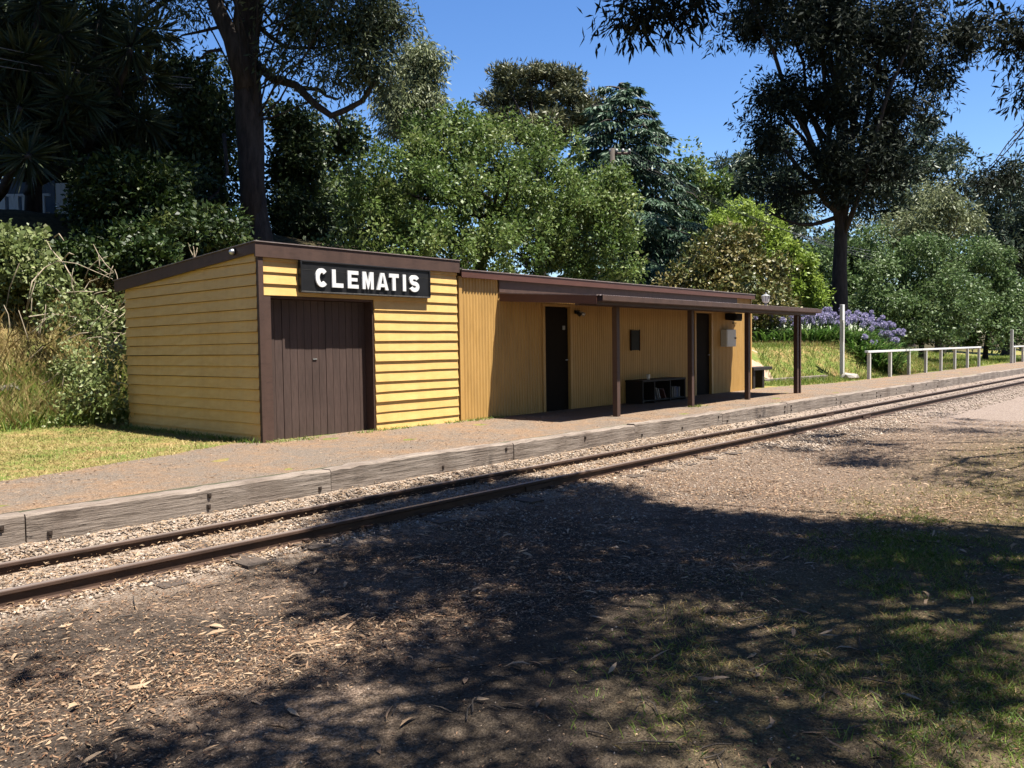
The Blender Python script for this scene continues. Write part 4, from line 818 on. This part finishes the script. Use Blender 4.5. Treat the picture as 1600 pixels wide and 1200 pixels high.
thin = over([(520, 880), (760, 900), (1000, 905), (1250, 905), (1600, 890), (1600, 960), (1300, 965), (1000, 960), (700, 970), (480, 960)], 10.5, 7., 10)
thin2 = over([(640, 980), (1000, 970), (1400, 970), (1600, 970), (1600, 1190), (1000, 1190), (640, 1100)], 7.5, 7., 10)
rails = over([(470, 800), (600, 775), (740, 752), (790, 765), (600, 820), (480, 835)], 12, 7., 9)
tim_ = over([(380, 790), (420, 775), (440, 790), (400, 805)], 2, 7, 8)
left_ = np.concatenate([over([(0, 1030), (110, 1060), (90, 1170), (0, 1190)], 3.2, 6, 8), over([(230, 1200), (400, 1070), (640, 985), (700, 1100), (640, 1230)], 5.0, 6, 8.5), over([(430, 880), (560, 870), (640, 930), (520, 960), (440, 930)], 5, 7, 9), over([(60, 1200), (240, 1130), (300, 1230)], 4, 6, 8)])
right_ = over([(1200, 660), (1420, 690), (1600, 740), (1600, 775), (1380, 735), (1200, 700)], 2.2, 6, 9)
right2 = over([(1450, 640), (1600, 660), (1600, 700), (1500, 690)], 1.2, 6, 9)
far_r = np.concatenate([over([(1620, 700), (1900, 720), (1900, 900), (1620, 880)], 4, 7, 10)])
vis1 = np.concatenate([blob_clumps(*B_(1010, 20, 62, 34, 7.2), 15, .26, .1)[0], blob_clumps(*B_(975, 25, 34, 24, 7.2), 5, .3, .1)[0], blob_clumps(*B_(1090, -8, 55, 18, 7.2), 9, .3, .1)[0], blob_clumps(*B_(1200, -75, 100, 40, 7.2), 16, .3, .1)[0]])
vis2 = np.concatenate([blob_clumps(*B_(1590, 60, 42, 60, 10.5), 22, .3, .1)[0], blob_clumps(*B_(1600, 140, 22, 40, 10.5), 8, .3, .1)[0], blob_clumps(*B_(1650, 60, 60, 120, 10.5), 26, .3, .1)[0]])
vis3 = np.concatenate([blob_clumps(*B_(1530, 285, 45, 26, 15), 13, .3, .1)[0], blob_clumps(*B_(1585, 270, 28, 30, 15), 9, .3, .1)[0], blob_clumps(*B_(1660, 250, 70, 60, 15), 20, .3, .1)[0]])
def near_tree(name, label, base, C, r, per, L, W, tops, mlimbs, vis):
    nc = len(C); C = np.concatenate([C, vis])
    base = np.asarray(base, float); t = thing(name, tuple(base), label, 'tree'); R = r*(.6+.8*rng.random(len(C)))
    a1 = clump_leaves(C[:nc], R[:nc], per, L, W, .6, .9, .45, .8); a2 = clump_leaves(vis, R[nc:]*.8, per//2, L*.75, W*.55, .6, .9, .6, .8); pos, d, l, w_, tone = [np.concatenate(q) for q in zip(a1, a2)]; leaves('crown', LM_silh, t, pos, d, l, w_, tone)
    mb = MB(); tp = np.asarray(tops, float); mb.tube([base-np.array([0, 0, .3]), base+(tp-base)*.33+np.array([.1, 0, 0]), base+(tp-base)*.66, tp], [.46, .36, .30, .20], 12)
    for i in rng.choice(len(vis), 9, replace=False): limb(mb, vis[i]+np.array([.6, -.9, 1.3]), vis[i], .018, .006, n=6, sides=5)
    for i in rng.choice(nc, mlimbs, replace=False): limb(mb, base+(tp-base)*(.5+.5*rng.random()), C[i], .07, .014, sag=-.05, n=8)
    mb.build('trunk', M_bark, t, smooth=True)
near_tree('blackwood_tree', 'overhanging near tree whose dark leafy twigs enter at the top of the photo', (3.4, -13.2, -.3), np.concatenate([dense, dense2, thin, thin2, rails, tim_, left_]), .34, 78, .15, .044, (2.2, -11.4, 7.4), 46, vis1)
near_tree('blackwood_tree', 'near tree at right whose hanging leaves enter at the upper right corner', (12.5, -12.5, -.3), np.concatenate([right_, right2, far_r]), .36, 78, .15, .042, (11., -10.8, 7.), 24, np.concatenate([vis2, vis3]))

# unseen tall trees added behind and beside the camera to block the low sky
for k, (x_, y_, h_, lb) in enumerate(((-17., 4., 15, 'added unseen tall dark tree blocking low sky left of the clearing'), (-18., -8., 16, 'added unseen tall dark tree blocking low sky behind the camera, left side'), (-10., -22., 17, 'added unseen tall dark tree blocking low sky behind the camera by the track'), (1., -23., 17, 'added unseen tall dark tree blocking low sky directly behind the camera'), (12., -22., 17, 'added unseen tall dark tree blocking low sky behind the camera, right side'), (24., -20., 16, 'added unseen tall dark tree blocking low sky across the track from the station end'))):
    tree('wood_tree', lb, 'tree', (x_, y_, -.3), [((x_, y_, h_*.62), (5., 4.5, h_*.38)), ((x_+2.5, y_, h_*.35), (4., 3.5, h_*.24)), ((x_-2.5, y_+.5, h_*.33), (4., 3.5, h_*.22))], LM_dark, L=.55, W=.30, size=1.5, n=95, per=60, trunk_r=.4, shell=.3)

# ------------------------------------------------------------------ bank vegetation at left
tree('bramble_bush', 'bright leafy bramble mound at the left edge of the bank', 'bush', gbase(20, 16.4), [B_(20, 395, 50, 38, 16.4), B_(60, 425, 35, 30, 16.2), B_(0, 440, 40, 40, 16.2)], LM_bram, L=.10, W=.075, size=.24, n=90, per=100, trunk_r=.03, shell=.6, crown='foliage', tname='stem')
tree('bramble_bush', 'tangled bramble bush beside the back corner of the goods shed', 'bush', gbase(150, 15.3), [B_(150, 480, 55, 40, 15.3), B_(110, 500, 45, 35, 15.2), B_(175, 520, 35, 45, 15), B_(90, 465, 40, 30, 15.6)], LM_bram, L=.08, W=.055, size=.26, n=40, per=45, trunk_r=.03, shell=.5, crown='foliage', tname='stem')
tree('bramble_bush', 'low green weeds bush at the foot of the bank by the shed', 'bush', gbase(150, 14.2), [B_(150, 610, 42, 40, 14.), B_(120, 580, 35, 30, 14.2), B_(180, 640, 26, 26, 13.8), B_(105, 640, 35, 25, 13.8), B_(165, 570, 30, 30, 14.2)], LM_bram, L=.075, W=.045, size=.24, n=42, per=45, trunk_r=.02, shell=.5, crown='foliage', tname='stem')
tree('bramble_bush', 'shaded leafy bush on the bank between bramble mound and shed roof', 'bush', gbase(200, 17), [B_(210, 415, 50, 22, 17.2), B_(130, 405, 40, 22, 17.4), B_(235, 400, 40, 22, 17)], LM_shrub, L=.10, W=.07, size=.26, n=90, per=100, trunk_r=.03, shell=.5, crown='foliage', tname='stem')
cn = thing('bramble_canes', tuple(at(90, 470, 15.2)), 'bare dry arching bramble canes on the left bank', 'canes')
for pxs in ([(42, 480), (50, 440), (70, 418), (90, 408), (120, 412), (150, 425), (176, 436)], [(40, 490), (52, 450), (60, 425)], [(8, 490), (15, 450), (30, 412)], [(118, 445), (100, 412), (80, 390), (72, 375)], [(95, 410), (108, 395), (116, 398)], [(85, 370), (92, 365), (100, 376)], [(130, 455), (140, 440), (155, 435)], [(45, 495), (80, 490), (120, 496)], [(150, 505), (180, 490), (198, 476)], [(155, 525), (175, 505), (196, 488)], [(140, 540), (165, 520), (190, 520)], [(150, 470), (165, 485), (185, 495)], [(185, 620), (187, 600), (188, 585)], [(160, 600), (162, 580), (165, 560)], [(100, 520), (125, 500), (150, 500)], [(170, 545), (185, 525), (197, 520)]):
    MB().tube([at(x, y, 15.0+.3*math.sin(x*.1)) for x, y in pxs], list(np.linspace(.013, .006, len(pxs))), 5).build('cane', M_cane, cn, smooth=True)
for k in range(34):
    x0, y0 = 5+190*rng.random(), 420+190*rng.random(); a = -PI/2+rng.normal()*.9; l_ = 18+38*rng.random(); c1 = rng.normal()*.5
    MB().tube([at(x0+l_*t*math.cos(a+c1*t), y0+l_*t*math.sin(a+c1*t), 14.9+.25*math.sin(k)-.004*(y0-430)) for t in (0, .35, .7, 1.)], [.010, .009, .007, .004], 5).build('cane', M_cane, cn, smooth=True)
def blades(name, label_cat, m, x, y, zf, h, wd, lean=.35, rnd=None, tri=True, kind='stuff'):
    n = len(x); base = np.column_stack([x, y, zf(x, y)-.005]); d = np.column_stack([rng.normal(0, lean, n), rng.normal(0, lean, n), np.ones(n)]); d = unit(d); a = rng.random(n)*2*PI; s_ = np.column_stack([np.cos(a), np.sin(a), np.zeros(n)])
    wd = np.broadcast_to(wd, (n,))[:, None]; h = np.broadcast_to(h, (n,))[:, None]; tip = base+d*h; tip[:, :2] += d[:, :2]*h*.4
    midp = base+d*h*.55
    V_ = np.stack([base-s_*wd*.5, base+s_*wd*.5, midp+s_*wd*.38, tip, midp-s_*wd*.38], 1).reshape(-1, 3); Q_ = np.arange(5*n).reshape(n, 5)
    r_ = np.repeat(rng.random(n) if rnd is None else rnd, 5)
    o = link(name, raw_mesh(name, V_, Q_, r_), m); tag(o, label_cat, 'grass', kind=kind); return o
def rect(n, x0, x1, y0, y1): return x0+(x1-x0)*rng.random(n), y0+(y1-y0)*rng.random(n)
# short lawn left of the shed
x, y = rect(44000, -6.5, .4, -1.8, 6.5); k = (y > plat_edge(x)-.05+.25*(rng.random(len(x))-.5)) & ~((x > -.03) & (y > -.03) & (y < 4.1)); x, y = x[k], y[k]
gr = np.clip(.66-.5*wob(x, y, 1.1)-.15*wob(x, y, 3.)-.06*(y-1)+.16*rng.normal(size=len(x)), 0, 1)
blades('lawn_grass', 'short patchy dry lawn grass left of the goods shed', M_lawngrass, x, y, terr, .022+.035*rng.random(len(x)), .010, .8, gr)
# dry tall grass on the left bank
x, y = rect(40000, -5., 3.2, 4.7, 9.4); k = rng.random(len(x)) < .6+.5*wob(x, y, 1.2); x, y = x[k], y[k]
blades('bank_grass', 'tall dry straw coloured grass on the left bank', M_drygrass, x, y, terr, .18+.35*rng.random(len(x)), .012, .5)
x, y = rect(20000, -5, 2.6, 4.5, 6.6); k = rng.random(len(x)) < .35+.65*S((x+2.2)/2.5); x, y = x[k], y[k]; blades('bank_grass', 'green grass tufts at the foot of the left bank', M_grass, x, y, terr, .12+.36*rng.random(len(x)), .014, .5)
# right bank: green near the path, straw above
x, y = rect(66000, 17.2, 40, -.6, 6.5); k = (y > plat_edge(x)+.1*rng.normal(size=len(x))) & (np.abs(y-np.interp(x, [q[0] for q in cl], [q[1] for q in cl])) > .6); x, y = x[k], y[k]
dry_ = wob(x, y, .8)*.5+.5*S((x-20)/3)-.55*S((24-x)/4)+.3*S((y-.5)/1.5)
g_ = rng.random(len(x)) < np.clip(1.3-dry_, .62, .99)
hh2 = (.06+.17*rng.random(len(x)))*(.35+.65*S((y-plat_edge(x))/.8))
blades('bank_grass', 'fresh green grass on the right bank below the flowers', M_grass, x[g_], y[g_], terr, hh2[g_], .014, .35)
blades('bank_grass', 'straw coloured seeding grass on the right bank', M_drygrass, x[~g_], y[~g_], terr, hh2[~g_]*1.25, .013, .35)
x, y = rect(20000, 34, 62, -.4, 10); blades('bank_grass', 'green grass flat behind the far white fence', M_grass, x, y, terr, .08+.2*rng.random(len(x)), .02, .4)
x, y = rect(7000, 29.5, 37, 2.2, 6.); blades('bank_grass', 'tall reddish straw grass on the mound right of the flowers', M_drygrass, x, y, terr, .3+.35*rng.random(len(x)), .02, .4, .35*rng.random(7000))
# weeds along the foot of the buildings
x = np.concatenate([rng.normal(q, .12, 70) for q in (.35, .6, 2.05, 2.4, 2.9, 3.6, 4.0, 4.3, 4.7, 1.7, .15)]); y = -.03-.10*np.abs(rng.normal(size=len(x))); k = ~((x > .2) & (x < 1.95) & (y > -.05)); blades('wall_weeds', 'small green weeds along the foot of the station walls', M_grass, x[k], y[k], terr, .03+.05*rng.random(k.sum()), .012, .6)
x = rng.normal(8.8, .1, 60); y = rng.normal(-1.82, .05, 60); blades('wall_weeds', 'green weed tuft at the foot of the second awning post', M_grass, x, y, terr, .04+.06*rng.random(60), .014, .6)
x = rng.normal(1., 1.4, 500); x = np.clip(x, .0, 3.9); y = np.full(500, .0)+rng.normal(0, .02, 500)*0+4.2; 
x, y = rng.normal(-.12, .05, 900), rect(900, 0, 1, 0., 4.)[1]; blades('wall_weeds', 'green grass fringe along the left shed wall', M_grass, x, y, terr, .03+.09*rng.random(900), .012, .5)

# agapanthus clumps
M_aga = leafmat(k=1.5, name='agapanthus_leaf', cols=[(.02, .055, .010), (.05, .11, .018), (.10, .18, .035), (.17, .24, .07)], rough=.4, tr=.2, spec=.35)
M_flow = leafmat('agapanthus_flower', [(.32, .28, .54), (.42, .38, .64), (.52, .48, .70), (.64, .61, .78)], rough=.6, tr=.3)
M_stalk = mat('flower_stalk', [(.08, .14, .03), (.12, .18, .04)], scale=10, rough=.5)
def aga_mesh(k):
    V_ = []; Q_ = []; R_ = []; n = 95
    for i in range(n):
        a = rng.random()*2*PI; L_ = .5+.35*rng.random(); lift = .35+.75*rng.random(); d = np.array([math.cos(a), math.sin(a), 0]); s_ = np.array([-d[1], d[0], 0])*.024; o = d*.12*rng.random()+rng.normal(size=3)*np.array([.14, .14, 0]); r_ = rng.random(); b0 = len(V_)
        for t in (0, .3, .6, .85, 1.):
            p = o+d*L_*t*(.55+.45*t)+np.array([0, 0, L_*lift*1.5*(t-.62*t*t)]); w_ = (1-.9*t**3)
            V_ += [p-s_*w_, p+s_*w_]; R_ += [r_, r_]
        Q_ += [(b0+2*j, b0+2*j+1, b0+2*j+3, b0+2*j+2) for j in range(4)]
    return raw_mesh('leaves', np.array(V_), np.array(Q_), np.array(R_))
aga = [aga_mesh(k) for k in range(3)]
for me in aga: me.materials.append(M_aga)
u = unit(rng.normal(size=(90, 3))+np.array([0, 0, .25])); V_, Q_, R_ = leaf_arrays(u*.025, u, .085, .030, rng.random(90)); fl_me = raw_mesh('flower_head', V_, Q_, R_); fl_me.materials.append(M_flow)
st_me = MB().tube([(0, 0, -.75), (.01, 0, -.3), (0, 0, 0)], .008, 5).mesh('flower_stalk'); st_me.materials.append(M_stalk)
ORD = ['first', 'second', 'third', 'fourth', 'fifth', 'sixth', 'seventh', 'eighth', 'ninth', 'tenth', 'eleventh', 'twelfth', 'thirteenth']
def rowof(D): return 'front' if D < 32.5 else ('middle' if D < 33.7 else 'rear')
aspots = [(1190, 535, 32.4, 1), (1205, 528, 33.5, 4), (1222, 535, 32.4, 2), (1238, 526, 33.5, 5), (1250, 535, 32.6, 4), (1262, 528, 33.5, 7), (1276, 540, 32.4, 6), (1286, 528, 33.6, 8), (1298, 540, 32.6, 6), (1309, 530, 33.6, 8), (1322, 540, 32.8, 6), (1338, 545, 32.6, 4), (1345, 528, 34, 9), (1356, 550, 32.2, 2), (1362, 530, 34, 9), (1372, 552, 32, 2), (1380, 535, 33.6, 8), (1388, 553, 32.3, 2), (1395, 540, 33.4, 7), (1366, 562, 31.4, 1), (1384, 564, 31.4, 1), (1180, 525, 34, 7), (1198, 520, 34.4, 7), (1215, 515, 34.6, 8), (1245, 515, 34.8, 7), (1275, 515, 34.8, 8), (1345, 562, 31.6, 0)]
for k, (px, py, D, nf) in enumerate(aspots):
    q = at(px, py, D); z = float(terr(q[0], q[1])); sc = 1.3+.3*rng.random()
    row = rowof(D)
    p_ = thing('agapanthus', (q[0], q[1], z), '%s agapanthus clump from the left in the %s row, %s' % (ORD[sum(1 for s_ in aspots if s_[0] < px and rowof(s_[2]) == row)], row, ['without flowers', 'with few purple flowers', 'with purple flower heads', 'topped by many purple flowers'][0 if nf == 0 else 1 if nf < 3 else 2 if nf < 7 else 3]), 'plant', 'agapanthus along the bank')
    o = link('leaves', aga[k % 3], None, p_, tuple(WL[p_])); o.rotation_euler = (0, 0, rng.random()*6.3); o.scale = (sc, sc, sc)
    for j in range(int(nf*1.5)):
        a = rng.random()*2*PI; rr_ = .55*math.sqrt(rng.random()); top = (q[0]+rr_*math.cos(a), q[1]+rr_*math.sin(a), z+sc*(.62+.28*rng.random()))
        h = link('flower_head', fl_me, None, p_, top); s2 = .9+.5*rng.random(); h.scale = (s2, s2, s2); h.rotation_euler = (rng.normal()*.15, rng.normal()*.15, rng.random()*6)
        st = link('flower_stalk', st_me, None, h, top); st.location = (0, 0, 0)

# ------------------------------------------------------------------ power pole and wires
pp = at(957, 243, 42); pz = float(terr(pp[0], pp[1])); po = thing('power_pole', (pp[0], pp[1], pz), 'brown power pole top with white insulators behind the bushy tree', 'power pole')
MB().tube([(pp[0], pp[1], pz), (pp[0], pp[1], pp[2]+.35)], [.17, .12], 10).build('pole', M_barkg, po, smooth=True)
ea = at(952, 240, 42); eb = at(985, 240, 42); MB().tube([ea, eb], .06, 6).build('crossarm', M_rust, po)
ins = []
for t in (.05, .35, .65, .95):
    q = ea+(eb-ea)*t; ins.append(q+np.array([0, 0, .22])); MB().tube([q+np.array([0, 0, .06]), q+np.array([0, 0, .12]), q+np.array([0, 0, .24])], [.06, .09, .05], 8).build('insulator', M_grey, po, smooth=True)
M_wire = mat('grey_wire', [(.16, .16, .17), (.2, .2, .2)], scale=5, rough=.5)
for k, q in enumerate(ins):
    e = at(1420+18*k, 400+10*k, 48); pts = [q+(e-q)*t+np.array([0, 0, -1.0*4*t*(1-t)]) for t in np.linspace(0, 1, 12)]
    tag(MB().tube(pts, .014, 4).build('power_line', M_wire, None, origin=tuple(q)), ['power line from the leftmost pole insulator, sagging right across the cedar', 'power line from the second pole insulator, sagging right across the cedar', 'power line from the third pole insulator, sagging right across the cedar', 'power line from the rightmost pole insulator, sagging right across the cedar'][k], 'wire', 'power lines')
for k, (y0, y1) in enumerate(((68, 97), (86, 108), (100, 112))):
    a_ = at(-60, y0-8, 17); b__ = at(300, y1+25, 23); pts = [a_+(b__-a_)*t+np.array([0, 0, -.12*4*t*(1-t)]) for t in np.linspace(0, 1, 8)]
    tag(MB().tube(pts, .009, 4).build('power_line', M_wire, None, origin=tuple(a_)), ['topmost thin wire crossing the dark trees at upper left', 'middle thin wire crossing the dark trees at upper left', 'lowest thin wire crossing the dark trees at upper left'][k], 'wire', 'power lines')

# ------------------------------------------------------------------ ballast stones, litter, ground cover
def stones(name, label, x, y, zf, r, m=M_stone):
    n = len(x); c = np.column_stack([x, y, zf(x, y)+r*.25]); b6 = np.array([[1, 0, 0], [-1, 0, 0], [0, 1, 0], [0, -1, 0], [0, 0, 1], [0, 0, -1]], float)
    a = rng.random(n)*2*PI; ca, sa = np.cos(a), np.sin(a); k = r[:, None, None]*(.65+.6*rng.random((n, 6, 1)))*b6[None]+r[:, None, None]*.28*rng.normal(size=(n, 6, 3)); k[:, :, 2] *= .7
    X_ = k[:, :, 0]*ca[:, None]-k[:, :, 1]*sa[:, None]; Y_ = k[:, :, 0]*sa[:, None]+k[:, :, 1]*ca[:, None]; V_ = np.stack([X_, Y_, k[:, :, 2]], -1)+c[:, None]
    T_ = np.array([[4, 0, 2], [4, 2, 1], [4, 1, 3], [4, 3, 0], [5, 2, 0], [5, 1, 2], [5, 3, 1], [5, 0, 3]]); Q_ = (T_[None]+6*np.arange(n)[:, None, None]).reshape(-1, 3)
    o = link(name, raw_mesh(name, V_.reshape(-1, 3), Q_, np.repeat(np.clip(.55+.25*rng.normal(size=n), 0, 1), 6)), m); tag(o, label, 'gravel', kind='stuff')
x, y = rect(26000, -6.4, 6.5, -4.25, -2.9); k = (np.abs(y+3.9946) > .04) & (np.abs(y+3.1946) > .04); x, y = x[k], y[k]; stones('ballast_stones', 'pale crushed ballast stones between and beside the rails', x, y, fgz, .008+.017*rng.random(len(x))**1.6)
x = 6.5+24*rng.random(9000)**1.6; y = rect(9000, 0, 1, -5.2, -2.9)[1]; k = (np.abs(y+3.9946) > .04) & (np.abs(y+3.1946) > .04); x, y = x[k], y[k]; stones('ballast_stones', 'ballast stones along the far stretch of track', x, y, fgz, .010+.02*rng.random(len(x)))
x, y = rect(14000, -1, 12, -6.8, -4.1); k = rng.random(len(x)) < S((y+7.2)/2.4); x, y = x[k], y[k]; stones('gravel_stones', 'brown gravel spread on the slope right of the track', x, y, fgz, .005+.012*rng.random(len(x))**1.6)
x, y = rect(3000, -6, 3, -9.6, -4.4); stones('gravel_stones', 'scattered small pebbles on the dark foreground dirt', x, y, fgz, .003+.006*rng.random(len(x))**2)
def litter(name, label, x, y, zf, L_, W_, lift=.012, rnd=None, m=None):
    n = len(x); pos = np.column_stack([x, y, zf(x, y)+.004+lift*rng.random(n)]); a = rng.random(n)*2*PI; d = np.column_stack([np.cos(a), np.sin(a), rng.normal(0, .13, n)]); nr = np.column_stack([rng.normal(0, .35, n), rng.normal(0, .35, n), np.ones(n)])
    d = unit(d); s_ = unit(np.cross(d, nr)); nn = np.cross(s_, d); nn *= np.sign(nn[:, 2:3]); L__ = L_[:, None]; W__ = W_[:, None]; cur = rng.normal(0, .16, n)[:, None]*L__; lz = .10*L__*rng.random((n, 1))
    V_ = np.stack([pos, pos+d*L__*.33+s_*W__*.5+s_*cur*.7+nn*lz, pos+d*L__*.33-s_*W__*.5+s_*cur*.7+nn*(lz+W__*.2), pos+d*L__*.7+s_*W__*.42+s_*cur*.7+nn*lz, pos+d*L__*.7-s_*W__*.42+s_*cur*.7+nn*(lz+W__*.15), pos+d*L__], 1).reshape(-1, 3)
    T_ = np.array([[0, 1, 2], [1, 3, 2], [2, 3, 4], [3, 5, 4]]); Q_ = (T_[None]+6*np.arange(n)[:, None, None]).reshape(-1, 3)
    o = link(name, raw_mesh(name, V_, Q_, np.repeat(rng.random(n) if rnd is None else rnd, 6)), m or M_litter); tag(o, label, 'leaf litter', kind='stuff')
x, y = rect(50000, -6.2, 3.5, -9.8, -4.06); dn = .22+.6*np.clip(wob(x, y, .9)+.15, 0, 1)+.8*np.exp(-((y+.28*x+7.1)/.4)**2)-.42*S((-7.3-y-.28*x)/.6); k = rng.random(len(x)) < dn; x, y = x[k], y[k]; n = len(x)
litter('leaf_litter', 'dry brown gum leaves and bark strewn over the foreground dirt', x, y, fgz, .02+.06*rng.random(n)**2, .004+.009*rng.random(n))
x, y = rect(230000, -6.2, 3.0, -9.6, -4.05); dn = .16+.5*np.clip(wob(x, y, .9)+.2, 0, 1)+.9*np.exp(-((y+.28*x+7.1)/.5)**2)-.30*S((-7.3-y-.28*x)/.6)+.25*np.exp(-((y+4.5)/.4)**2); dn *= .35+.65*S((3.5-x)/6); k = rng.random(len(x)) < np.clip(dn, .04, 1)*.8; x, y = x[k], y[k]; n = len(x)
a = rng.random(n)*2*PI; nn = np.column_stack([rng.normal(size=(n, 2))*.35, np.ones(n)]); P3 = np.column_stack([x, y, fgz(x, y)+.003+.012*rng.random(n)])
o = leaves('litter_fragments', M_litter, None, P3, np.column_stack([np.cos(a), np.sin(a), rng.normal(0, .12, n)]), .012+.03*rng.random(n)**2, .003+.006*rng.random(n), nrm=nn); tag(o, 'fine dry leaf and bark fragments covering the foreground dirt', 'leaf litter', kind='stuff')
tw = MB()
for k in range(170):
    x0, y0 = -5.8+7*rng.random(), -9.2+4.9*rng.random(); a = rng.random()*2*PI; l_ = .08+.22*rng.random()**2; c1 = rng.normal()*.25; z0 = float(fgz(x0, y0))+.012
    tw.tube([(x0, y0, z0), (x0+l_*.5*math.cos(a), y0+l_*.5*math.sin(a), z0+.01), (x0+l_*math.cos(a+c1), y0+l_*math.sin(a+c1), z0+.004)], [.004, .0035, .002], 4)
tag(tw.build('fallen_twigs', M_barkg, None), 'thin fallen twigs scattered over the foreground dirt', 'twigs', kind='stuff')
x, y = rect(260, -5.6, 1.5, -9.3, -4.5); litter('leaf_litter', 'larger curled tan leaves lying on the foreground dirt', x, y, fgz, .09+.07*rng.random(260), .014+.012*rng.random(260), .015, .35+.5*rng.random(260))
x, y = rect(20000, -7, 8, -4.2, -2.9); litter('leaf_litter', 'dry leaves caught among the ballast', x, y, lambda a, b_: fgz(a, b_)+.012, .025+.05*rng.random(20000), .005+.007*rng.random(20000), .02, .35+.45*rng.random(20000))
x, y = rect(24000, -6, 14, -2.66, .05); k = (rng.random(len(x)) < .35+.6*wob(x, y, .9)) & (y < plat_edge(x)); x, y = x[k], y[k]; n = len(x)
litter('leaf_litter', 'orange brown leaf litter scattered over the platform', x, y, lambda a, b_: terr(a, b_)+.006, .015+.03*rng.random(n), .004+.006*rng.random(n), .006, .15+.6*rng.random(n))
x, y = rect(13000, 1, 14, -8.5, -4.1); n = len(x); litter('leaf_litter', 'pale bark chips over the gravel slope at right', x, y, fgz, .02+.05*rng.random(n), .006+.01*rng.random(n), .012, .2+.7*rng.random(n))
# green and dry tufts in the foreground
x, y = rect(150000, -4.6, 2.6, -9.9, -6.6); dn = S((x+4.2+.9*(-y-8.5))/1.6)*S((-y-6.9+.08*x)/1.2)*np.clip(.25+1.0*wob(x, y, 1.3)+.5*wob(x, y, 4), 0, 1); k = rng.random(len(x)) < dn; x, y = x[k], y[k]
g_ = rng.random(len(x)) < np.clip(.45+.6*wob(x+3, y, .9), .1, .9)
blades('foreground_grass', 'thin green grass in the dappled foreground at lower right', M_grass, x[g_], y[g_], fgz, .02+.05*rng.random(g_.sum()), .005, .8, .75*rng.random(g_.sum()))
blades('foreground_grass', 'thin dry grass in the dappled foreground at lower right', M_drygrass, x[~g_], y[~g_], fgz, .015+.04*rng.random((~g_).sum()), .005, .9)
x, y = rect(20000, 2, 16, -9.5, -5.6); k = rng.random(len(x)) < S((-y-6.0-.05*x)/1.6)*np.clip(.5+.8*wob(x, y, .9), 0, 1); x, y = x[k], y[k]; blades('foreground_grass', 'patchy dry grass on the sunlit ground right of the track', M_lawngrass, x, y, fgz, .02+.04*rng.random(len(x)), .010, .9)
c = np.array([[-2.4, -8.0], [-2.2, -8.3], [-1.6, -8.6], [-1.2, -8.2], [-.6, -8.7], [-2.9, -8.6], [-.2, -8.4], [.4, -8.8], [-3.3, -8.9], [-1.9, -9.1], [-2.4, -9.2], [-.9, -9.1], [.9, -8.6], [-1.3, -7.9]])
pos = np.repeat(c, 110, 0)+rng.normal(size=(len(c)*110, 2))*.2; n = len(pos); P3 = np.column_stack([pos, fgz(pos[:, 0], pos[:, 1])+.015+.02*rng.random(n)]); a = rng.random(n)*2*PI
o = leaves('ground_weeds', M_weed, None, P3, np.column_stack([np.cos(a), np.sin(a), .25*rng.random(n)]), .012+.014*rng.random(n), .008+.007*rng.random(n), nrm=np.column_stack([rng.normal(size=(n, 2))*.3, np.ones(n)])); tag(o, 'small broad leaved green weeds in the foreground', 'weeds', kind='stuff')
